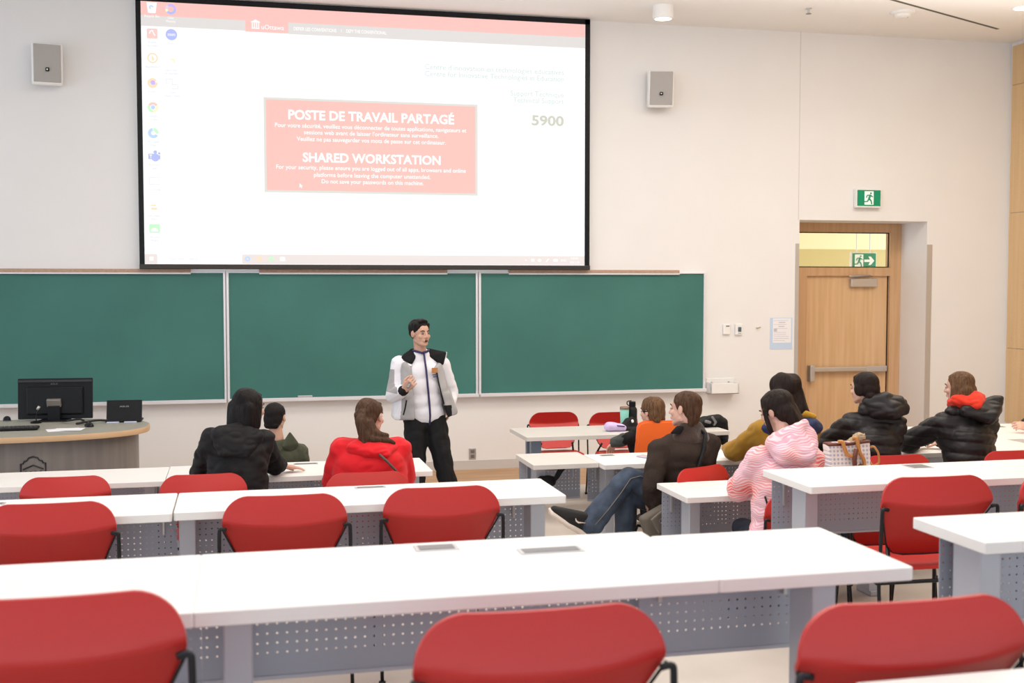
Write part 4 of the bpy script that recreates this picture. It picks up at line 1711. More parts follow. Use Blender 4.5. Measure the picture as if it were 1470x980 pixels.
# raised black collar / hood lining
pr = [hl(((1.375, 9.35, 1.485), .022), ((1.315, 9.335, 1.445), .025), ((1.345, 9.25, 1.40), .018), ((1.385, 9.285, 1.455), .018), ((1.275, 9.30, 1.425), .014)),
      hl(((1.50, 9.36, 1.485), .022), ((1.565, 9.35, 1.445), .025), ((1.605, 9.28, 1.385), .016), ((1.515, 9.29, 1.445), .018), ((1.635, 9.29, 1.470), .010)),
      hl(((1.375, 9.38, 1.475), .03), ((1.50, 9.38, 1.475), .03), ((1.437, 9.40, 1.42), .04))]
f.wear('hood_lining', pr, M['fleece'], vox=.006, sm=3)
pr = [hl(((1.268, 9.30, 1.415), .014), ((1.31, 9.265, 1.385), .012), ((1.345, 9.235, 1.372), .010), ((1.33, 9.36, 1.42), .02)),
      hl(((1.565, 9.385, 1.445), .015), ((1.645, 9.305, 1.470), .009), ((1.625, 9.32, 1.42), .02))]
f.wear('hood_edge', pr, M['white_cl'], vox=.006, sm=3)
f.wear('cuff', [cs(eR.lerp(wR, .84), .047, wR + Vector((.004, -.008, .004)), .043)], M['fleece'], vox=.006, sm=3)
r = empty('clicker', (1.30, 9.02, 1.245), 0, 'small grey remote held in the hand of the standing person', 'remote')
bm = B()
box(bm, (0, 0, 0), (.022, .085, .014), .005, frame(35, -45))
build('case', bm, M['outlet'], r)
bm = B()
box(bm, Vector((0, 0, .008)), (.008, .008, .004), .001, frame(35, -45))
build('button', bm, M['blackp'], r)

# ======== person with long black hair and black jacket (left)
f = Fig('person seen from behind with long black hair and black hooded jacket, hand on the desk', (-.05, 7.55, 0), 'skin')
f.head((.062, 7.60, 1.235), 48, 8, 0, 1.02, neck=(.03, 7.58, 1.09))
hip, chest = Vector((-.045, 7.52, .56)), Vector((-.015, 7.55, .94))
sl, sr = Vector((-.170, 7.56, 1.045)), Vector((.135, 7.58, 1.02))
elr, wrr = Vector((.215, 7.86, .825)), Vector((.270, 8.00, .800))
ell, wrl = Vector((-.26, 7.75, .80)), Vector((-.08, 7.98, .79))
f.body += torso_prims(hip, chest, sl, sr, (.03, 7.58, 1.1), .13, .11, .09, 10)
f.body += chain([(sr, .05), (elr, .04), (wrr, .028)]) + chain([(sl, .05), (ell, .04), (wrl, .028)])
hand(f.body, wrr + Vector((.01, .01, -.012)), (.85, .25, -.14), (0, 0, -1), (.1, 1, 0), .15, .98, .28)
hand(f.body, wrl, (.9, .3, -.1), (0, 0, -1), (.1, 1, 0), .2)
seated_legs(f, (-.13, 7.55, .52), (.05, 7.55, .52), 8, mat_='denimdark')
f.finish()
H = f.H
hp = [el(H(0, -.030, .045), (.094, .098, .088), f.R), hl((H(-.055, -.075, .0), .05), (H(.055, -.07, .0), .05), (H(-.055, -.075, -.10), .045), (H(.055, -.06, -.10), .045)),
      hl((H(-.07, -.0, .03), .03), (H(-.075, -.02, -.12), .03), (H(-.06, -.07, -.14), .035)),
      hl((H(.07, -.005, .03), .03), (H(.072, .0, -.10), .028), (H(.05, -.05, -.15), .035)),
      hl((H(-.05, -.08, -.10), .045), (H(.05, -.06, -.10), .045), (H(-.045, -.085, -.165), .028), (H(.045, -.06, -.185), .028)),
      hl((H(-.040, .036, .086), .013), (H(.040, .036, .086), .013), (H(0, -.02, .105), .022))]
f.hair(hp, 'hairblack', .006, 4, .007)
pr = torso_prims(hip, chest, sl, sr, (.02, 7.56, 1.07), .205, .168, .135, 10, .022)
pr += chain([(sl, .088), (sl.lerp(ell, .5), .082), (ell, .072), (wrl, .055)])
pr += [hl(((-.24, 7.50, .60), .06), ((.12, 7.50, .60), .06), ((-.25, 7.5, .50), .06), ((.14, 7.5, .50), .06), ((0, 7.6, .55), .1))]
f.wear('jacket', pr, M['blackcloth'], vox=.009, sm=6, disp=wrinkles(.013, 8, (1, 1, 2.2), 1))
f.wear('sleeve', chain([(sr, .080), (sr.lerp(elr, .5), .078), (elr, .075), (elr.lerp(wrr, .75), .055)]), M['knitblack'], vox=.009, sm=5, disp=wrinkles(.006, 10))
f.wear('hood', [hl(((-.13, 7.46, 1.09), .055), ((.10, 7.47, 1.07), .05), ((-.10, 7.42, .99), .045), ((.02, 7.42, .98), .045), ((0, 7.5, 1.10), .06)),
                hl(((-.15, 7.50, 1.09), .04), ((-.12, 7.42, 1.02), .04), ((-.05, 7.46, 1.12), .03))], M['blackcloth'], vox=.008, sm=5, disp=wrinkles(.010, 11, (1, 1, 2), 3))

# ======== child in olive jacket
f = Fig('child with short black hair and olive jacket, seen from behind beside the person in black', (.28, 8.95, 0), 'skin')
f.head((.262, 8.95, 1.015), 28, 6, 0, .93, neck=(.27, 8.93, .86))
hip, chest = Vector((.30, 8.98, .44)), Vector((.29, 8.95, .68))
sl, sr = Vector((.16, 8.95, .75)), Vector((.43, 8.95, .735))
f.body += torso_prims(hip, chest, sl, sr, (.27, 8.93, .84), .10, .09, .07, 10)
for s_, a, e_, w2 in ((-1, sl, (.10, 9.05, .52), (.16, 9.2, .55)), (1, sr, (.50, 9.05, .52), (.42, 9.2, .55))):
    f.body += chain([(a, .04), (e_, .032), (w2, .022)])
    hand(f.body, w2, (-s_ * .5, .7, 0), (0, 0, -1), (-s_, .2, 0), .4, .8)
seated_legs(f, (.22, 9.0, .44), (.36, 9.0, .44), 5, kneeL=(.22, 9.32, .45), kneeR=(.38, 9.32, .45), mat_='denimdark', s=.8)
f.finish()
H = f.H
f.hair([el(H(0, -.022, .040), (.080, .092, .080), f.R), el(H(0, -.050, -.01), (.075, .060, .075), f.R), hl((H(-.040, .036, .086), .013), (H(.040, .036, .086), .013), (H(0, -.02, .105), .022)),
        hl((H(-.035, -.07, -.06), .03), (H(.035, -.07, -.06), .03))], 'hairblack', .006, 4, .002)
pr = torso_prims(hip, chest, sl, sr, (.27, 8.93, .80), .15, .13, .10, 10, .02)
for a, e_, w2 in ((sl, (.10, 9.05, .52), (.16, 9.2, .55)), (sr, (.50, 9.05, .52), (.42, 9.2, .55))):
    pr += chain([(a, .07), (e_, .06), (w2, .045)])
pr += [hl(((.20, 8.9, .82), .035), ((.34, 8.9, .82), .035), ((.27, 8.9, .76), .06))]
f.wear('jacket', pr, M['olive'], vox=.008, sm=5, disp=wrinkles(.008, 10, (1, 1, 1.5), 4))
f.wear('hood', [hl(((.33, 8.87, .81), .03), ((.365, 8.87, .905), .008), ((.41, 8.88, .82), .02), ((.36, 8.90, .78), .04))], M['olive'], vox=.006, sm=2)

# ======== person in bright red jacket
f = Fig('person in a bright red jacket with a brown ponytail, seen from behind', (.82, 7.45, 0), 'skinpale')
f.head((.828, 7.53, 1.165), 38, 8, 0, 1.03, neck=(.815, 7.48, 1.0))
hip, chest = Vector((.815, 7.47, .58)), Vector((.815, 7.47, .86))
sl, sr = Vector((.645, 7.50, .955)), Vector((1.005, 7.50, .945))
f.body += torso_prims(hip, chest, sl, sr, (.82, 7.46, 1.02), .15, .14, .10, 0)
A_ = ((-1, sl, (.590, 7.60, .74), (.70, 7.97, .80)), (1, sr, (1.055, 7.60, .74), (.96, 7.97, .80)))
for s_, a, e_, w2 in A_:
    f.body += chain([(a, .05), (e_, .04), (w2, .028)])
    hand(f.body, w2, (-s_ * .6, .6, -.1), (0, 0, -1), (-s_ * .3, .8, 0), .4)
seated_legs(f, (.72, 7.5, .52), (.91, 7.5, .52), 0, mat_='denim')
f.finish()
H = f.H
hp = [el(H(0, -.026, .042), (.087, .095, .085), f.R), el(H(0, -.055, .0), (.080, .060, .080), f.R), hl((H(-.040, .036, .086), .013), (H(.040, .036, .086), .013), (H(0, -.02, .105), .022))]
hp += [hl((H(.0, -.10, .03), .03), (H(-.03, -.11, .01), .03))]
pt = [Vector((.768, 7.43, 1.205)), Vector((.755, 7.405, 1.15)), Vector((.765, 7.39, 1.09)), Vector((.80, 7.375, 1.045)), Vector((.86, 7.37, 1.035)), Vector((.92, 7.38, 1.03)), Vector((.965, 7.39, 1.01))]
hp += chain([(pt[0], .03), (pt[1], .042), (pt[2], .042), (pt[3], .034), (pt[4], .026), (pt[5], .02), (pt[6], .012)])
hp += chain([(pt[1] + Vector((.05, .0, -.01)), .035), (pt[2] + Vector((.06, 0, .0)), .034), (pt[3] + Vector((.06, .01, .02)), .028), (pt[5] + Vector((0, .01, .03)), .014)])
hp += chain([((.76, 7.39, 1.05), .03), ((.78, 7.375, 1.02), .025), ((.82, 7.37, 1.01), .014)])
f.hair(hp, 'hairbrown', .006, 3, .008)
pr = torso_prims(hip, chest, sl, sr, (.82, 7.46, 1.0), .24, .215, .155, 0, .028)
for s_, a, e_, w2 in A_:
    pr += chain([(a, .085), (Vector(a).lerp(Vector(e_), .5), .092), (e_, .082), (w2, .058)])
f.wear('jacket', pr, M['redcoat'], vox=.009, sm=7, disp=wrinkles(.008, 7, (1, 1, 1.6), 6))
pr = [hl(((.70, 7.40, .985), .045), ((.94, 7.41, .98), .045), ((.78, 7.33, .965), .035), ((.90, 7.33, .955), .035), ((.82, 7.42, 1.02), .06))]
f.wear('hood', pr, M['redcoat'], vox=.008, sm=4, disp=wrinkles(.007, 12, (1, 1, 2.4), 8))
bm = B()
tube(bm, [(.855, 7.292, .955), (.90, 7.270, .915), (.95, 7.262, .86), (1.0, 7.268, .79), (1.035, 7.282, .72), (1.06, 7.30, .64)], .0085, 6)
build('shoulder_strap', bm, mat('dark grey strap', (.09, .06, .05), .6), f.r, True, off=f.r.location)

# ======== seated man in brown wool jacket, legs crossed
f = Fig('person with brown hair in a dark brown wool jacket, sitting sideways with crossed legs', (2.90, 7.32, 0), 'skinpale')
f.head((2.915, 7.29, 1.185), -44, 2, 4, 1.04, neck=(2.95, 7.32, 1.02), brow='hairbrown')
hip, chest = Vector((2.93, 7.38, .54)), Vector((2.925, 7.33, .90))
sl, sr = Vector((2.735, 7.28, .915)), Vector((3.12, 7.36, .935))
f.body += torso_prims(hip, chest, sl, sr, (2.94, 7.31, 1.05), .13, .13, .09, -20)
el_, wl_ = Vector((2.655, 7.20, .70)), Vector((2.70, 7.30, .575))
er_, wr_ = Vector((3.16, 7.50, .75)), Vector((2.98, 7.70, .70))
f.body += chain([(sl, .05), (el_, .042), (wl_, .03)]) + chain([(sr, .05), (er_, .042), (wr_, .03)])
hand(f.body, wl_, (-.1, .5, -.6), (.8, .2, 0), (-.3, .8, .3), .5)
hand(f.body, wr_, (-.6, .6, 0), (0, 0, -1), (-.5, -.5, 0), .5)
hL, hR = Vector((2.86, 7.32, .55)), Vector((2.90, 7.48, .54))
k1, a1 = Vector((2.545, 7.36, .735)), Vector((2.265, 7.30, .44))
k2, a2 = Vector((2.545, 7.42, .60)), Vector((2.53, 7.42, .10))
f.body += chain([(hL, .075), (k1, .05), (a1, .036)]) + chain([(hR, .075), (k2, .05), (a2, .036)])
f.body += [cs(a1, .034, (2.06, 7.28, .50), .022), cs(a2, .034, (2.40, 7.42, .05), .03)]
f.finish()
H = f.H
hp = [el(H(0, -.024, .044), (.090, .100, .088), f.R), el(H(0, -.058, .004), (.076, .062, .082), f.R), hl((H(-.040, .036, .086), .013), (H(.040, .036, .086), .013), (H(0, -.02, .105), .022)),
      hl((H(-.038, -.068, -.05), .028), (H(.038, -.068, -.05), .028), (H(-.028, -.055, -.085), .022), (H(.028, -.055, -.085), .022)),
      hl((H(-.076, .015, .05), .016), (H(-.078, .01, .012), .009)), hl((H(.076, .015, .05), .016), (H(.078, .01, .012), .009))]
f.hair(hp, 'hairbrown', .006, 4, .006)
pr = torso_prims(hip, chest, sl, sr, (2.94, 7.31, 1.03), .19, .185, .14, -20, .02)
pr += chain([(sl, .082), (sl.lerp(el_, .5), .078), (el_, .072), (wl_, .062)])
pr += chain([(sr, .082), (sr.lerp(er_, .5), .076), (er_, .07), (wr_, .055)])
pr += [hl((hip + Vector((-.17, -.06, .06)), .08), (hip + Vector((.16, 0, .04)), .08), (hip + Vector((-.19, -.06, -.05)), .07), (hip + Vector((.15, -.02, -.04)), .07)),
       hl(((2.70, 7.22, .64), .05), ((2.68, 7.2, .50), .035), ((2.82, 7.22, .50), .05), ((2.86, 7.24, .66), .06))]
f.wear('jacket', pr, M['brownwool'], vox=.009, sm=6, disp=wrinkles(.009, 7, (1, 1, 1.5), 9))
f.wear('collar', [hl(((2.905, 7.25, 1.072), .040), ((3.01, 7.29, 1.066), .043), ((2.95, 7.36, 1.04), .055), ((2.95, 7.24, 1.0), .055), ((3.05, 7.30, .99), .05), ((2.86, 7.25, .99), .05))], M['ribknit'], vox=.007, sm=4)
f.wear('shirt_collar', [hl(((2.868, 7.215, 1.075), .013), ((2.85, 7.212, 1.045), .012), ((2.795, 7.215, 1.043), .007), ((2.86, 7.26, 1.065), .02))], M['knitblack'], vox=.006, sm=2)
pr = chain([(hL, .10), (hL.lerp(k1, .5), .088), (k1, .072), (k1.lerp(a1, .4), .080), (k1.lerp(a1, .8), .084), (a1.lerp(k1, -.02), .088)])
pr += [hl((hL, .1), (hR, .1), (hip, .11))]
q = chain([(hR, .10), (hR.lerp(k2, .5), .09), (k2, .075), (k2.lerp(a2, .5), .072), (a2, .075)])
f.wear('trousers', pr + q, M['denim'], vox=.009, sm=5, disp=wrinkles(.008, 10, (1, 1, 1), 10))
bm = B()
off_ = Vector((-.01, -.075, .012))
tube(bm, [k1 + Vector((.17, -.075, -.03)), k1 + Vector((.06, -.072, .015)), k1 + Vector((-.01, -.075, .0)), k1.lerp(a1, .3) + Vector((.0, -.079, .0)), k1.lerp(a1, .65) + Vector((0, -.085, 0)), a1 + Vector((.0, -.088, .01))], .0026, 6)
build('seam_stitching', bm, M['stitch'], f.r, True, off=f.r.location)
dn = (a1 - k1).normalized()
shp = [hl(((2.215, 7.29, .415), .036), ((2.255, 7.30, .455), .045), ((2.20, 7.285, .495), .036), ((2.08, 7.28, .505), .040), ((2.005, 7.28, .548), .030), ((2.10, 7.28, .465), .036))]
sh = f.wear('shoe', shp, M['shoedark'], vox=.006, sm=3)
# pale sole follows the underside of the raised shoe
sp = [hl(((2.215, 7.245, .372), .016), ((2.09, 7.240, .448), .016), ((2.215, 7.33, .372), .016), ((2.09, 7.325, .448), .016), ((2.24, 7.29, .372), .018)),
      hl(((2.09, 7.240, .448), .016), ((2.09, 7.325, .448), .016), ((1.985, 7.25, .525), .014), ((1.985, 7.31, .525), .014), ((1.972, 7.28, .558), .010))]
f.wear('sole', sp, M['sole'], vox=.006, sm=2)
bm = B()
tube(bm, [(2.135, 7.225, .498), (2.138, 7.224, .482), (2.155, 7.226, .468), (2.205, 7.236, .462)], [.002, .005, .006, .002], 6)
build('swoosh_mark', bm, M['sole'], f.r, True, off=f.r.location)
f.wear('shoe', [hl((a2 + Vector((.03, 0, -.055)), .042), (a2 + Vector((-.09, 0, -.06)), .038), (a2 + Vector((-.17, 0, -.07)), .028), (a2 + Vector((0, 0, -.01)), .045))], M['shoedark'], vox=.008, sm=3)
# messenger bag on the strap
bg = empty('messenger_bag', (2.66, 7.12, .36), 0, 'olive grey messenger bag hanging at the hip of the seated man', 'bag')
bm = B()
box(bm, (2.665, 7.125, .455), (.21, .085, .20), .025, frame(-12, 0, -22), 3)
build('bag_body', bm, M['bagolive'], bg, True, 40, off=bg.location)
bm = B()
box(bm, (2.705, 7.088, .50), (.19, .022, .12), .008, frame(-12, 0, -32), 2)
fl = build('flap', bm, mat('pale olive flap', (.20, .175, .145), .8, bump=.2, bscale=120), bg, off=bg.location)
bm = B()
lathe(bm, [(.017, -.006), (.017, .006), (.010, .006), (.010, -.006)], (0, 0, 0), 14)
bmesh.ops.rotate(bm, cent=(0, 0, 0), matrix=Matrix.Rotation(PI / 2, 3, 'X'), verts=bm.verts)
bmesh.ops.translate(bm, verts=bm.verts, vec=(2.672, 7.070, .487))
build('ring_buckle', bm, M['alu'], bg, off=bg.location)
bm = B()
box(bm, (2.625, 7.082, .455), (.028, .008, .065), .002, frame(-12, 0, 30))
build('leather_patch', bm, M['bagtan'], bg, off=bg.location)
bm = B()
tube(bm, [(2.80, 7.11, .50), (2.90, 7.15, .66), (2.965, 7.165, .80), (3.01, 7.175, .93), (3.035, 7.21, 1.03), (3.0, 7.30, 1.07)], .014, 8)
build('strap', bm, M['bagblack'], bg, True, off=bg.location)
bm = B()
box(bm, (2.755, 7.10, .35), (.03, .02, .05), .004)
build('tag', bm, M['yellowtag'], bg, off=bg.location)

# ======== child on the orange chair
f = Fig('child with tousled light brown hair sitting in the orange chair', (3.2, 8.78, 0), 'skinpale')
f.head((3.205, 8.72, 1.005), -35, 4, 0, .95, neck=(3.215, 8.72, .86), brow='hairlight')
hip, chest = Vector((3.22, 8.80, .46)), Vector((3.215, 8.75, .70))
sl, sr = Vector((3.08, 8.74, .80)), Vector((3.36, 8.76, .79))
f.body += torso_prims(hip, chest, sl, sr, (3.215, 8.72, .86), .10, .09, .07, -10)
elk, wrk = Vector((2.97, 8.68, .80)), Vector((2.895, 8.72, .77))
f.body += chain([(sl, .04), (elk, .032), (wrk, .024)]) + chain([(sr, .04), ((3.44, 8.9, .62), .03), ((3.36, 9.05, .60), .024)])
hand(f.body, wrk, (-.15, .6, -.75), (0, -.7, -.7), (-.9, .1, 0), .5, .8)
hand(f.body, (3.36, 9.05, .60), (-.5, .7, 0), (0, 0, -1), (-.7, -.2, 0), .4, .8)
seated_legs(f, (3.15, 8.84, .46), (3.29, 8.84, .46), 0, kneeL=(3.14, 9.14, .47), kneeR=(3.30, 9.14, .47), mat_='denimdark', s=.8)
f.finish()
H = f.H
f.hair([el(H(0, -.022, .044), (.090, .098, .088), f.R), el(H(0, -.055, -.01), (.084, .062, .085), f.R), hl((H(-.040, .036, .086), .013), (H(.040, .036, .086), .013), (H(0, -.02, .105), .022)),
        hl((H(-.04, -.075, -.06), .03), (H(.04, -.075, -.06), .03))], 'hairlight', .006, 3, .010, 30)
pr = torso_prims(hip, chest, sl, sr, (3.215, 8.72, .82), .14, .12, .09, -10, .015)
pr += chain([(sl, .065), (elk, .052)]) + chain([(sr, .065), ((3.44, 8.9, .62), .052), ((3.36, 9.05, .60), .04)])
f.wear('sweater', pr, M['knitblack'], vox=.008, sm=5, disp=wrinkles(.006, 10))
f.wear('sleeve', chain([((2.965, 8.69, .795), .055), ((2.93, 8.70, .785), .052), (wrk, .042)]), cloth('dark grey sleeve', (.055, .060, .055), .8), vox=.007, sm=4, disp=wrinkles(.008, 12))
f.wear('glasses', [hl((H(-.082, .02, .012), .006), (H(-.086, -.02, .014), .006))], M['blackp'], vox=.003, sm=1)

oc = empty('orange_chair', (3.24, 8.62, 0), -.06, 'orange upholstered chair with a rounded back behind the child', 'chair')
bm = B()
t = bmesh.new()
pts = []
for z in [.50, .55, .65, .75, .85, .90, .93, .945]:
    h = .215 - .04 * (z - .5) / .45
    R_ = .05
    if z > .945 - R_:
        d = z - (.945 - R_)
        h = h - R_ + math.sqrt(max(R_ * R_ - d * d, 0))
    pts.append((h, z))
loop = [(h, z) for h, z in pts] + [(-h, z) for h, z in pts[::-1]]
fr = t.faces.new([t.verts.new((a, 0, z)) for a, z in loop])
ex = bmesh.ops.extrude_face_region(t, geom=[fr])
bmesh.ops.translate(t, vec=(0, .05, 0), verts=[v for v in ex['geom'] if isinstance(v, bmesh.types.BMVert)])
bmesh.ops.bevel(t, geom=[e for e in t.edges if abs(e.verts[0].co.y - e.verts[1].co.y) < 1e-6], offset=.015, segments=3, affect='EDGES')
_merge(bm, t)
build('backrest', bm, M['orange'], oc, True, 50)
bm = B()
prism(bm, rrect(-.21, .21, .05, .44, .05), .40, .45, .015)
build('seat', bm, M['orange'], oc, True, 50)
for sx in (-1, 1):
    for yy in (.06, .42):
        bm = B()
        tube(bm, [(sx * .17, yy, .41), (sx * .19, yy + (.02 if yy > .2 else -.02), 0)], .012)
        build('leg', bm, M['black'], oc, True)
bm = B()
for sx in (-1, 1):
    tube(bm, [(sx * .12, .03, .52), (sx * .12, .06, .40)], .012)
build('back_support', bm, M['black'], oc)

# ======== person in mustard jacket
f = Fig('person in a mustard jacket with long dark wavy hair, behind the pink coat', (3.74, 7.42, 0), 'skin')
f.head((3.725, 7.45, 1.275), -12, 12, 0, 1.03, neck=(3.73, 7.42, 1.12))
hip, chest = Vector((3.74, 7.44, .56)), Vector((3.735, 7.42, .92))
sl, sr = Vector((3.555, 7.42, 1.015)), Vector((3.915, 7.42, 1.01))
f.body += torso_prims(hip, chest, sl, sr, (3.73, 7.42, 1.12), .13, .12, .09, 0)
e1_, w1_ = Vector((3.455, 7.66, .83)), Vector((3.52, 7.92, .81))
e2_, w2_ = Vector((4.0, 7.65, .80)), Vector((3.92, 7.93, .79))
f.body += chain([(sl, .05), (e1_, .04), (w1_, .028)]) + chain([(sr, .05), (e2_, .04), (w2_, .028)])
hand(f.body, w1_, (.7, .6, -.1), (0, 0, -1), (.4, -.8, 0), .3)
hand(f.body, w2_, (-.6, .6, -.1), (0, 0, -1), (-.6, -.4, 0), .3)
seated_legs(f, (3.65, 7.47, .52), (3.83, 7.47, .52), 0, mat_='denimdark')
f.finish()
H = f.H
hp = [el(H(0, -.026, .042), (.112, .108, .096), f.R), hl((H(-.07, -.05, .0), .05), (H(.07, -.05, .0), .05), (H(-.085, -.065, -.13), .045), (H(.085, -.065, -.13), .045)),
      hl((H(-.095, -.02, -.05), .04), (H(-.105, -.05, -.17), .038)), hl((H(.095, -.02, -.05), .04), (H(.105, -.06, -.17), .04), (H(.12, -.06, -.22), .02)),
      hl((H(-.040, .036, .086), .013), (H(.040, .036, .086), .013), (H(0, -.02, .105), .022))]
f.hair(hp, 'hairdark', .006, 3, .014, 18)
pr = torso_prims(hip, chest, sl, sr, (3.73, 7.42, 1.08), .195, .175, .14, 0, .02)
pr += chain([(sl, .082), (sl.lerp(e1_, .5), .080), (e1_, .076), (w1_, .055)]) + chain([(sr, .082), (sr.lerp(e2_, .5), .080), (e2_, .072), (w2_, .055)])
f.wear('jacket', pr, M['mustard'], vox=.009, sm=6, disp=wrinkles(.009, 8, (1, 1, 1.5), 12))
f.wear('hood', [hl(((3.60, 7.33, 1.06), .05), ((3.87, 7.33, 1.05), .055), ((3.72, 7.29, 1.0), .06), ((3.93, 7.36, 1.03), .05), ((3.55, 7.37, 1.03), .045))], M['navy'], vox=.008, sm=5, disp=wrinkles(.006, 10))
f.wear('hood_edge', [hl(((3.83, 7.34, 1.135), .022), ((3.90, 7.34, 1.11), .02), ((3.80, 7.38, 1.12), .03), ((3.89, 7.40, 1.09), .03))], cloth('yellow hood edge', (.55, .30, .03), .8), vox=.006, sm=3)

# ======== person in pink patterned coat
f = Fig('person with dark hair in a pink and white patterned hooded coat, head bent', (3.09, 6.15, 0), 'skinpale')
f.head((3.075, 6.25, 1.285), -38, 22, -4, .99, neck=(3.09, 6.17, 1.13))
hip, chest = Vector((3.09, 6.12, .55)), Vector((3.085, 6.12, .93))
sl, sr = Vector((2.935, 6.15, 1.02)), Vector((3.245, 6.14, 1.01))
f.body += torso_prims(hip, chest, sl, sr, (3.09, 6.15, 1.12), .13, .12, .09, -5)
e1_, w1_ = Vector((2.885, 6.33, .815)), Vector((3.02, 6.62, .80))
e2_, w2_ = Vector((3.32, 6.36, .80)), Vector((3.20, 6.64, .79))
f.body += chain([(sl, .05), (e1_, .04), (w1_, .028)]) + chain([(sr, .05), (e2_, .04), (w2_, .028)])
hand(f.body, w1_, (.7, .6, -.1), (0, 0, -1), (.4, -.8, 0), .3, .95)
hand(f.body, w2_, (-.7, .6, -.1), (0, 0, -1), (-.4, -.8, 0), .3, .95)
seated_legs(f, (3.0, 6.16, .52), (3.18, 6.16, .52), 0, mat_='denimdark', s=.95)
f.finish()
H = f.H
hp = [el(H(0, -.026, .042), (.092, .098, .088), f.R), el(H(0, -.062, -.01), (.086, .064, .085), f.R), hl((H(-.040, .036, .086), .013), (H(.040, .036, .086), .013), (H(0, -.02, .105), .022)),
      hl((H(.05, -.07, -.02), .045), (H(-.03, -.085, -.02), .045), (H(.06, -.085, -.13), .04), (H(-.01, -.10, -.12), .04)),
      hl((H(.085, -.01, .02), .022), (H(.095, -.04, -.13), .028)), hl((H(-.082, .03, .03), .012), (H(-.088, .035, -.10), .014))]
hp += chain([((3.145, 6.16, 1.24), .045), ((3.185, 6.12, 1.17), .035), ((3.215, 6.10, 1.12), .018)])
f.hair(hp, 'hairdark', .006, 3, .006)
pr = torso_prims(hip, chest, sl, sr, (3.09, 6.13, 1.07), .215, .185, .145, -5, .02)
pr += chain([(sl, .088), (sl.lerp(e1_, .5), .086), (e1_, .082), (w1_, .058)]) + chain([(sr, .088), (sr.lerp(e2_, .5), .084), (e2_, .078), (w2_, .058)])
pr += [hl(((2.93, 6.10, .60), .09), ((3.25, 6.10, .60), .09), ((2.92, 6.15, .44), .08), ((3.26, 6.15, .44), .08))]
f.wear('coat', pr, M['zebra'], vox=.009, sm=6, disp=wrinkles(.010, 8, (1, 1, 1.6), 14))
f.wear('hood', [hl(((2.965, 6.06, 1.13), .05), ((3.20, 6.06, 1.125), .05), ((3.14, 5.985, 1.055), .055), ((3.0, 5.99, 1.06), .05), ((3.10, 6.07, 1.19), .04)),
                hl(((3.08, 6.07, 1.175), .045), ((3.165, 6.07, 1.235), .026), ((3.215, 6.08, 1.14), .04), ((3.0, 6.10, 1.15), .04))], M['zebra'], vox=.008, sm=5, disp=wrinkles(.010, 10, (1, 1, 1.6), 15))
bm = B()
tube(bm, [(2.90, 6.02, .83), (2.905, 6.0, .79), (2.915, 5.985, .75), (2.935, 5.97, .72)], .006, 6)
build('pocket_zip', bm, M['blackp'], f.r, True, off=f.r.location)


# ======== two people in black puffer jackets
def puffer_person(lab, x, yw, hx, hz, shl, shr, e1_, w1_, e2_, w2_, hairm, red, seed, hyaw, hood):
    f = Fig(lab, (x, 7.48, 0), 'skinpale')
    f.head((hx, 7.52, hz), hyaw, 6, 0, 1.0, neck=(x, 7.47, hz - .16), brow=hairm)
    hip, chest = Vector((x, 7.45, .57)), Vector((x, 7.47, .90))
    shl, shr, e1_, w1_, e2_, w2_ = [Vector(q) for q in (shl, shr, e1_, w1_, e2_, w2_)]
    f.body += torso_prims(hip, chest, shl, shr, (x, 7.47, hz - .16), .13, .12, .09, yw)
    f.body += chain([(shl, .05), (e1_, .04), (w1_, .028)]) + chain([(shr, .05), (e2_, .04), (w2_, .028)])
    hand(f.body, w1_, (.8, .3, -.1), (0, 0, -1), (.2, .8, 0), .3)
    hand(f.body, w2_, (-.6, .6, -.1), (0, 0, -1), (-.4, -.8, 0), .3)
    seated_legs(f, (x - .09, 7.5, .52), (x + .09, 7.5, .52), yw * .5, mat_='denim')
    f.finish()
    H = f.H
    hp = [el(H(0, -.026, .042), (.086, .096, .086), f.R), el(H(0, -.058, .0), (.080, .062, .082), f.R), hl((H(-.040, .036, .086), .013), (H(.040, .036, .086), .013), (H(0, -.02, .105), .022))]
    if red:
        hp += [hl((H(-.07, .0, .0), .028), (H(-.074, .012, -.11), .026), (H(-.05, -.06, -.13), .035)), hl((H(.07, -.01, .0), .028), (H(.072, -.01, -.11), .03), (H(.03, -.07, -.12), .04)),
               hl((H(-.04, -.07, -.02), .05), (H(.04, -.07, -.02), .05), (H(-.03, -.075, -.11), .04), (H(.03, -.075, -.11), .04))]
    else:
        hp += [hl((H(-.04, -.08, -.05), .035), (H(.04, -.08, -.05), .035), (H(0, -.09, -.08), .03))]
    hp += [el(H(q * .070, -.012, .0), (.024, .040, .050), f.R) for q in (-1, 1)]
    f.hair(hp, hairm, .006, 3, .005)
    pr = torso_prims(hip, chest, shl, shr, (x, 7.46, hz - .19), .205, .185, .15, yw, .022)
    pr += chain([(shl, .088), (shl.lerp(e1_, .5), .086), (e1_, .080), (w1_, .060)]) + chain([(shr, .088), (shr.lerp(e2_, .5), .084), (e2_, .076), (w2_, .058)])
    f.wear('puffer_jacket', pr, M['puffer'], vox=.008, sm=4, disp=quilt(.085, .014, seed, .0035, (.12, .05)))
    f.wear('hood', hood, M['puffer'], vox=.007, sm=5, disp=wrinkles(.007, 11, (1, 1, 2), seed))
    if red:
        f.wear('red_hood', red, M['hoodred'], vox=.007, sm=4, disp=wrinkles(.007, 14, (1, 1, 1.5), 3))
    return f


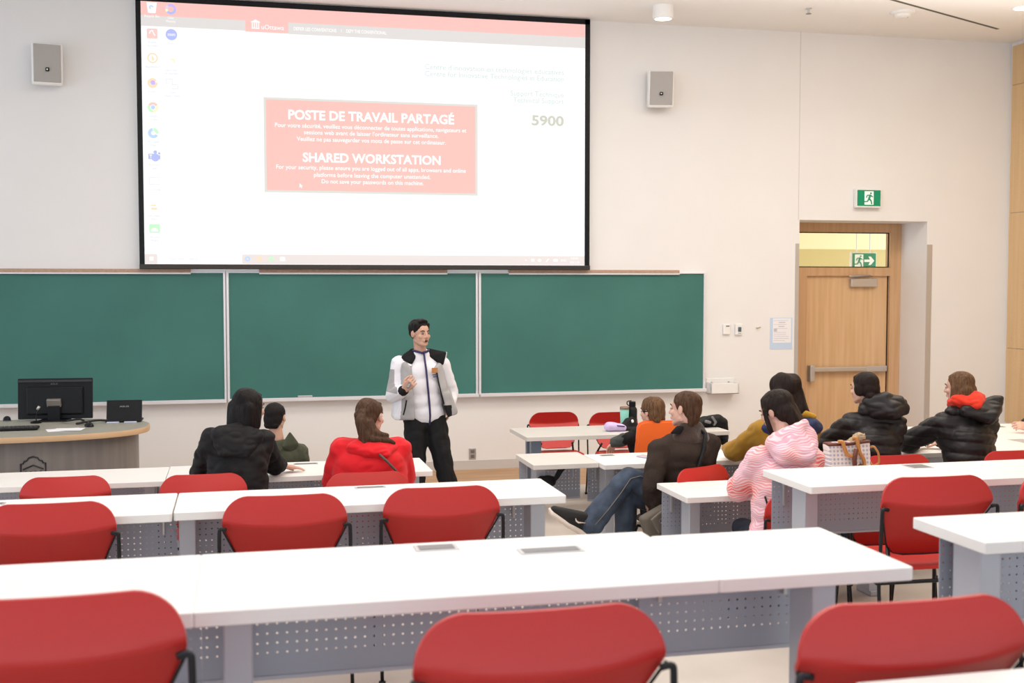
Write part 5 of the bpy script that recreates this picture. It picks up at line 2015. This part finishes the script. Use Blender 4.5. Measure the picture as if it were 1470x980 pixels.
puffer_person('left person in a black puffer jacket, dark hair, looking left in front of the door', 4.44, -15, 4.385, 1.275,
              (4.28, 7.50, 1.025), (4.61, 7.46, 1.01), (4.19, 7.74, .83), (4.36, 7.98, .80), (4.68, 7.74, .82), (4.55, 7.98, .80), 'hairdark', None, 3., -25,
              [hl(((4.375, 7.44, 1.19), .045), ((4.47, 7.38, 1.22), .05), ((4.58, 7.38, 1.175), .065), ((4.50, 7.33, 1.13), .06), ((4.62, 7.38, 1.14), .05), ((4.42, 7.42, 1.12), .06)),
               hl(((4.36, 7.46, 1.13), .05), ((4.44, 7.55, 1.13), .07), ((4.52, 7.48, 1.12), .07))])
puffer_person('right person in a black puffer jacket with a bright red hood at the neck', 5.225, -22, 5.16, 1.265,
              (5.03, 7.50, 1.01), (5.37, 7.46, 1.0), (4.925, 7.80, .83), (5.12, 8.0, .80), (5.45, 7.76, .82), (5.34, 7.98, .80), 'hairlight',
              [hl(((5.09, 7.45, 1.185), .035), ((5.22, 7.40, 1.215), .04), ((5.29, 7.42, 1.205), .03), ((5.20, 7.36, 1.165), .045), ((5.12, 7.52, 1.15), .05), ((5.27, 7.50, 1.16), .05))], 8., -34,
              [hl(((5.14, 7.39, 1.11), .05), ((5.36, 7.37, 1.12), .055), ((5.29, 7.33, 1.065), .055), ((5.42, 7.39, 1.195), .026), ((5.33, 7.42, 1.15), .05)), hl(((5.07, 7.47, 1.10), .045), ((5.2, 7.5, 1.08), .08), ((5.38, 7.45, 1.08), .06))])

# ======== person mostly beyond the right edge, arm on the desk
f = Fig('person at the far right edge, only a hand and black sleeve showing on the desk', (7.35, 8.85, 0), 'skinpale')
f.head((7.30, 8.85, 1.24), -85, 6, 0, 1.0, neck=(7.36, 8.85, 1.08))
hip, chest = Vector((7.40, 8.85, .56)), Vector((7.37, 8.85, .90))
sl, sr = Vector((7.35, 8.67, 1.0)), Vector((7.35, 9.03, 1.0))
f.body += torso_prims(hip, chest, sl, sr, (7.36, 8.85, 1.08), .13, .12, .09, -90)
e1_, w1_ = Vector((7.02, 8.62, .80)), Vector((6.66, 8.66, .785))
e2_, w2_ = Vector((7.10, 9.08, .80)), Vector((6.86, 8.98, .79))
f.body += chain([(sl, .05), (e1_, .04), (w1_, .028)]) + chain([(sr, .05), (e2_, .04), (w2_, .028)])
hand(f.body, w1_ + Vector((-.02, 0, 0)), (-.9, .1, .25), (.0, .6, -.5), (0, .5, .8), .75)
hand(f.body, w2_, (-.9, -.2, -.1), (0, 0, -1), (0, -.9, .1), .3)
seated_legs(f, (7.38, 8.76, .52), (7.38, 8.94, .52), -90, mat_='denimdark')
f.finish()
H = f.H
f.hair([el(H(0, -.026, .042), (.086, .096, .086), f.R), el(H(0, -.058, .0), (.080, .062, .082), f.R), hl((H(-.040, .036, .086), .013), (H(.040, .036, .086), .013), (H(0, -.02, .105), .022))], 'hairdark')
pr = torso_prims(hip, chest, sl, sr, (7.36, 8.85, 1.05), .19, .17, .14, -90, .02)
pr += chain([(sl, .085), (e1_, .068), (w1_, .048)]) + chain([(sr, .085), (e2_, .068), (w2_, .05)])
f.wear('jacket', pr, M['puffer'], vox=.009, sm=5, disp=wrinkles(.008, 10))
dup(chair0, (7.62, 8.85, 0), PI / 2, 'red chair under the person beyond the right frame edge')
chair0.scale.z = .972

# ------------------------------------------------------------------ round console with computer
con = empty('round_console', (-2.0, 9.95, 0), 0, 'round grey wood lecture console with oak edge at the left, black emblem on its front', 'lectern')
CO = con.location.copy()


def oval(rx, ry, e=2.5, n=72):
    out = []
    for k in range(n):
        a = 2 * PI * k / n
        ca, sa = math.cos(a), math.sin(a)
        out.append((-2.0 + rx * math.copysign(abs(ca) ** (2 / e), ca), 9.95 + ry * math.copysign(abs(sa) ** (2 / e), sa)))
    return out


bm = B()
prism(bm, oval(1.18, .52), 0, .826)
build('body', bm, M['console'], con, True, 40, off=CO)
bm = B()
prism(bm, oval(1.27, .60), .824, .868, .004)
build('oak_edge', bm, M['cedge'], con, True, 40, off=CO)
bm = B()
prism(bm, oval(1.262, .592), .866, .8705)
build('top_surface', bm, M['ctop'], con, off=CO)


def front_y(x, rx=1.18, ry=.52, e=2.5):
    return 9.95 - ry * (1 - min(1, abs((x + 2.0) / rx)) ** e) ** (1 / e)


bm = B()
LX, LZ, q = -1.555, .635, .088
em = [(-1, -1.2), (-1, .22), (-.82, .22), (-.72, .42), (-.52, .46), (-.36, .70), (0, .82), (.36, .70), (.52, .46), (.72, .42), (.82, .22), (1, .22), (1, -1.2), (-1, -1.2)]
tube(bm, [(LX + a * q, front_y(LX + a * q) - .004, LZ + b * q) for a, b in em], .0065, 6)
build('emblem_outline', bm, M['logo'], con, off=CO)
bm = B()
tube(bm, [(LX + a * q, front_y(LX + a * q) - .004, LZ + b * q) for a, b in ((-.82, -.30), (0, .06), (.82, -.30))], .0065, 6)
build('emblem_roof', bm, M['logo'], con, off=CO)
for k in range(4):
    bm = B()
    x = LX + (-.6 + .4 * k) * q
    tube(bm, [(x, front_y(x) - .004, LZ - .45 * q), (x, front_y(x) - .004, LZ - 1.1 * q)], .007, 6)
    build('emblem_column', bm, M['logo'], con, off=CO)
TZ = .8705
r = empty('computer_monitor', (-1.53, 10.42, TZ), -.06, 'large black computer monitor seen from behind on the round console', 'monitor')
bm = B()
tl = Matrix.Rotation(math.radians(-4), 3, 'X')
box(bm, (0, .02, .185), (.605, .022, .345), .006, tl)
box(bm, (0, -.005, .17), (.46, .03, .24), .014, tl)
build('screen_back', bm, M['blackp'], r)
bm = B()
box(bm, (0, .009, .335), (.60, .01, .02), .003, tl)
build('top_vent', bm, mat('dark grey vent', (.03, .03, .034), .6), r)
text('ASUS', -.035, .025, .305, .016, mat('grey print', (.10, .10, .11), .5), 'maker_mark', .01, r, y=-.003 + .0, off=(0, 0, 0))
bm = B()
box(bm, (0, -.045, .155), (.115, .035, .07), .006, Matrix.Rotation(math.radians(18), 3, 'X'))
build('mount_cover', bm, mat('warm grey metal', (.30, .27, .25), .4, .6), r)
bm = B()
box(bm, (0, -.045, .065), (.10, .04, .13), .006)
box(bm, (0, -.03, .006), (.24, .18, .012), .005)
build('stand', bm, M['blackp'], r)
r = empty('microphone', (-1.66, 10.26, TZ), 0, 'thin gooseneck microphone in front of the monitor on the console', 'microphone')
bm = B()
lathe(bm, [(.045, 0), (.045, .012), (.02, .018)], (-1.66, 10.26, TZ), 16)
build('base', bm, M['blackp'], r, off=r.location)
bm = B()
tube(bm, bend([(-1.66, 10.26, TZ + .01), (-1.655, 10.26, TZ + .07), (-1.64, 10.25, TZ + .12)], .04), .0045)
build('stem', bm, M['black'], r, True, off=r.location)
bm = B()
tube(bm, [(-1.645, 10.25, TZ + .115), (-1.63, 10.245, TZ + .14)], .012)
build('capsule', bm, M['steel'], r, True, off=r.location)
r = empty('laptop', (-.955, 10.12, TZ), -.03, 'dark laptop seen from behind, lid open, at the right end of the console', 'laptop')
bm = B()
box(bm, (0, .11, .009), (.285, .20, .016), .004)
build('keyboard_base', bm, M['blackp'], r)
bm = B()
sh = Matrix.Rotation(math.radians(14), 3, 'X')
box(bm, (.006, .045, .095), (.285, .008, .185), .004, Matrix.Rotation(math.radians(-16), 3, 'X'))
lid = build('lid', bm, M['blackp'], r)
tx = text('ASUS', -.03, .045, .128, .013, mat('light grey print', (.35, .35, .36), .5), 'lid_mark', .012, lid, y=.0305, off=(0, 0, 0))
for k in (-1, 1):
    bm = B()
    box(bm, (k * .07 - .01, -.015, .006), (.10, .03, .011), .003)
    build('screen_lit_strip', bm, mat('pale blue hinge' + str(k), (.55, .58, .75), .4), r)  # paper edges with bluish screen light painted into the colour
r = empty('keyboard', (-1.80, 9.82, TZ), .05, 'black keyboard on the near left side of the console', 'keyboard')
bm = B()
box(bm, (0, 0, .012), (.46, .15, .018), .005)
build('case', bm, M['blackp'], r)
bm = B()
for i in range(14):
    for j in range(5):
        box(bm, (-.205 + i * .0315, -.052 + j * .026, .0235), (.026, .021, .006), .0)
o = build('keys', bm, mat('dark grey keys', (.05, .045, .045), .5), r)
o['kind'] = 'stuff'
r = empty('computer_mouse', (-1.20, 9.92, TZ), .3, 'black computer mouse near the laptop on the console', 'mouse')
bm = B()
vs, fs = ico(3)
q_ = [bm.verts.new((v.x * .036, v.y * .06, max(0, v.z) * .036)) for v in vs]
for t_ in fs:
    bm.faces.new([q_[i] for i in t_])
build('shell', bm, M['blackp'], r, True)
bm = B()
box(bm, (0, .03, .031), (.008, .02, .008), .003)
build('wheel', bm, M['outlet'], r)
r = empty('webcam', (-1.92, 10.45, TZ), 0, 'small dark domed device on the console at the left frame edge', 'webcam')
bm = B()
lathe(bm, [(.03, 0), (.032, .01), (.028, .03), (.015, .042), (.001, .046)], (0, 0, 0), 18)
build('dome', bm, M['blackp'], r, True)
bm = B()
lathe(bm, [(.036, 0), (.036, .008)], (0, 0, 0), 18)
build('base_ring', bm, M['outlet'], r)
bm = B()
box(bm, (-1.37, 9.73, TZ + .002), (.25, .15, .003), 0, Matrix.Rotation(.25, 3, 'Z'))
box(bm, (-1.33, 9.72, TZ + .005), (.22, .15, .003), 0, Matrix.Rotation(-.1, 3, 'Z'))
tag(build('paper_sheets', bm, M['paper']), 'loose white papers on the near edge of the console', 'papers')
bm = B()
tube(bm, bend([(-1.45, 10.25, TZ + .012), (-1.38, 10.12, TZ + .03), (-1.30, 10.16, TZ + .04), (-1.24, 10.05, TZ + .02), (-1.33, 10.02, TZ + .012), (-1.15, 10.12, TZ + .03), (-1.05, 10.16, TZ + .012)], .06, 6), .009, 6)
tag(build('cable', bm, M['black'], None, True), 'tangle of black cable between monitor and laptop', 'cable')

# ------------------------------------------------------------------ things on the front table
TF = .7402
r = empty('water_bottle', (3.405, 9.75, TF), 0, 'tall black water bottle standing on the grey front table', 'bottle')
bm = B()
lathe(bm, [(.040, 0), (.043, .006), (.043, .165), (.040, .180), (.028, .196), (.026, .20)], (0, 0, 0), 24)
build('flask', bm, M['bagblack'], r, True, 40)
bm = B()
lathe(bm, [(.030, .20), (.030, .238), (.026, .242), (.001, .242)], (0, 0, 0), 20)
cp_ = build('cap', bm, M['blackp'], r, True, 40)
bm = B()
tube(bm, bend([(-.028, 0, .205), (-.05, 0, .215), (-.05, 0, .245), (-.01, 0, .25)], .015), .005, 6)
build('carry_loop', bm, M['black'], cp_, True)
r = empty('tumbler', (3.325, 9.73, TF), 0, 'mint green tumbler beside the black bottle on the front table', 'cup')
bm = B()
lathe(bm, [(.032, 0), (.034, .005), (.040, .175), (.038, .178)], (0, 0, 0), 24)
build('cup', bm, M['mint'], r, True, 40)
bm = B()
lathe(bm, [(.042, .176), (.042, .196), (.038, .20), (.001, .20)], (0, 0, 0), 24)
build('lid', bm, mat('bronze lid', (.32, .22, .17), .35, .6), r, True, 40)


def soft(name, label, cat, loc, prims, m, extra=(), vox=.006, sm=4, amp=.005, sc=14):
    rt = empty(name, loc, 0, label, cat)
    blob('body' if name != 'tote_bag' else 'bag_body', prims, m, rt, vox, sm, disp=wrinkles(amp, sc, (1, 1, 1.4), 2))
    for nm, pp, mm in extra:
        blob(nm, pp, mm, rt, .004, 2)
    return rt


soft('pencil_pouch', 'lilac cloth pouch lying on the grey front table', 'pouch', (3.20, 9.60, TF),
     [hl(((3.135, 9.60, .785), .042), ((3.24, 9.60, .775), .036), ((3.275, 9.60, .765), .026), ((3.14, 9.63, .775), .034))], M['lilac'],
     [('zip', [cs((3.20, 9.555, .795), .006, (3.27, 9.565, .785), .006)], M['navytrim'])])
soft('black_handbag', 'small black bag in front of the bottle and tumbler on the front table', 'bag', (3.33, 9.64, TF),
     [hl(((3.285, 9.64, .775), .034), ((3.40, 9.64, .770), .03), ((3.36, 9.64, .845), .018), ((3.33, 9.66, .83), .02)), hl(((3.27, 9.6, .755), .014), ((3.46, 9.6, .752), .012), ((3.44, 9.66, .755), .014))],
     M['bagblack'], [('charm', [cs((3.352, 9.595, .83), .012, (3.355, 9.595, .822), .012)], M['white'])])
soft('backpack', 'black backpack slumped over the right end of the grey front table', 'bag', (4.26, 9.72, 0.55),
     [hl(((4.07, 9.70, .780), .038), ((4.20, 9.70, .80), .055), ((4.25, 9.70, .77), .05), ((4.10, 9.80, .785), .042)),
      hl(((4.255, 9.70, .78), .045), ((4.262, 9.70, .64), .045), ((4.258, 9.80, .64), .045), ((4.25, 9.80, .77), .05), ((4.258, 9.68, .60), .035)),
      hl(((4.02, 9.66, .775), .033), ((4.10, 9.68, .80), .035), ((4.04, 9.75, .778), .035))], M['bagblack'],
     [('buckle', [hl(((4.055, 9.625, .80), .014), ((4.095, 9.628, .79), .014))], M['outlet']), ('strap', chain([((4.12, 9.63, .835), .012), ((4.15, 9.625, .79), .012), ((4.14, 9.64, .765), .010)]), M['outlet'])])
soft('shoulder_bag', 'small black bag hanging on a strap under the small pale desk', 'bag', (2.19, 8.12, .56),
     [hl(((2.14, 8.12, .60), .035), ((2.21, 8.12, .60), .035), ((2.15, 8.12, .57), .03), ((2.22, 8.12, .58), .03))], M['bagblack'],
     [('strap', chain([((2.325, 8.13, .695), .016), ((2.285, 8.12, .67), .022), ((2.255, 8.12, .62), .020), ((2.22, 8.12, .585), .018)]), M['bagblack'])])
r = empty('phone', (2.945, 8.10, ZC + .0002), .5, 'small lilac grey phone on the desk at the elbow of the seated person', 'phone')
bm = B()
box(bm, (0, 0, .006), (.075, .15, .010), .004)
build('case', bm, mat('lilac grey case', (.50, .46, .58), .4), r)
bm = B()
box(bm, (0, 0, .0115), (.068, .142, .002), .0005)
build('glass', bm, mat('pale glass', (.62, .60, .66), .2), r)

# ------------------------------------------------------------------ patterned tote on the desk of the pink coat
def checker_mat():
    m = mat('cream checked canvas', (.8, .75, .7), .55)
    nt = m.node_tree
    tc = nt.nodes.new('ShaderNodeTexCoord')
    mp = nt.nodes.new('ShaderNodeMapping')
    mp.inputs['Rotation'].default_value = (0, .0, 0)
    nt.links.new(tc.outputs['Object'], mp.inputs[0])
    sp = nt.nodes.new('ShaderNodeSeparateXYZ')
    nt.links.new(mp.outputs[0], sp.inputs[0])
    a = mnode(nt, 'SINE', mnode(nt, 'MULTIPLY', mnode(nt, 'ADD', sp.outputs[0], sp.outputs[2]), 120))
    b = mnode(nt, 'SINE', mnode(nt, 'MULTIPLY', mnode(nt, 'SUBTRACT', sp.outputs[0], sp.outputs[2]), 120))
    c = mnode(nt, 'GREATER_THAN', mnode(nt, 'MULTIPLY', a, b), .25)
    mx = nt.nodes.new('ShaderNodeMix')
    mx.data_type = 'RGBA'
    nt.links.new(c, mx.inputs[0])
    mx.inputs[6].default_value = (.78, .72, .68, 1)
    mx.inputs[7].default_value = (.44, .42, .50, 1)
    nt.links.new(mx.outputs[2], nt.nodes['Principled BSDF'].inputs['Base Color'])
    return m


tb = empty('tote_bag', (3.87, 6.83, ZC), 0, 'cream checked tote bag with tan leather handles behind the right desk', 'bag')
TO = tb.location.copy()
blob('bag_body', [hl(((3.745, 6.77, .755), .012), ((4.005, 6.77, .755), .012), ((3.745, 6.89, .755), .012), ((4.005, 6.89, .755), .012),
                      ((3.725, 6.80, .985), .012), ((4.005, 6.80, 1.0), .012), ((3.725, 6.86, .985), .012), ((4.005, 6.86, 1.0), .012))], checker_mat(), tb, .006, 3, disp=wrinkles(.004, 9))
blob('leather_rim', [hl(((3.722, 6.795, .990), .011), ((3.722, 6.865, .990), .011), ((3.86, 6.79, .992), .011), ((3.86, 6.87, .992), .011)), hl(((3.86, 6.79, .992), .011), ((3.86, 6.87, .992), .011), ((4.008, 6.795, 1.004), .011), ((4.008, 6.865, 1.004), .011))], M['leatherdk'], tb, .005, 2)
for pts in ([(3.775, 6.78, 1.01), (3.80, 6.765, 1.015), (3.815, 6.758, .96), (3.83, 6.756, .925), (3.875, 6.75, .915), (3.90, 6.748, .95)],
            [(3.875, 6.775, 1.03), (3.90, 6.76, 1.035), (3.908, 6.755, .98), (3.915, 6.748, .935), (3.945, 6.748, .90), (3.952, 6.75, .84)]):
    bm = B()
    tube(bm, bend(pts, .03), .0125, 8)
    build('handle', bm, M['leather'], tb, True, off=TO)
bm = B()
tube(bm, bend([(3.888, 6.745, .965), (3.87, 6.735, .90), (3.875, 6.735, .84), (3.90, 6.735, .845), (3.925, 6.738, .86)], .02), .015, 8)
build('hanging_tag', bm, M['leatherdk'], tb, True, off=TO)
bm = B()
tube(bm, bend([(4.015, 6.80, .965), (4.035, 6.78, .975), (4.065, 6.77, .93), (4.07, 6.77, .86), (4.03, 6.775, .845), (4.008, 6.78, .87)], .03), .007, 8)
build('side_strap', bm, M['leather'], tb, True, off=TO)
blob('fleece_lining', [el((3.955, 6.83, 1.025), (.048, .03, .035)), el((3.93, 6.83, 1.0), (.06, .03, .03))], M['fluff'], tb, .005, 2, disp=wrinkles(.006, 60))

bm = B()
tube(bm, bend([(2.27, 3.02, 1.250), (2.33, 3.0, 1.232), (2.42, 3.0, 1.226), (2.52, 3.02, 1.236), (2.60, 3.05, 1.252)], .05), .0045, 6)
tag(build('cable', bm, mat('blue cable sheath', (.08, .20, .50), .4), None, True), 'thin blue cable looping under the desk at the right frame edge', 'cable')
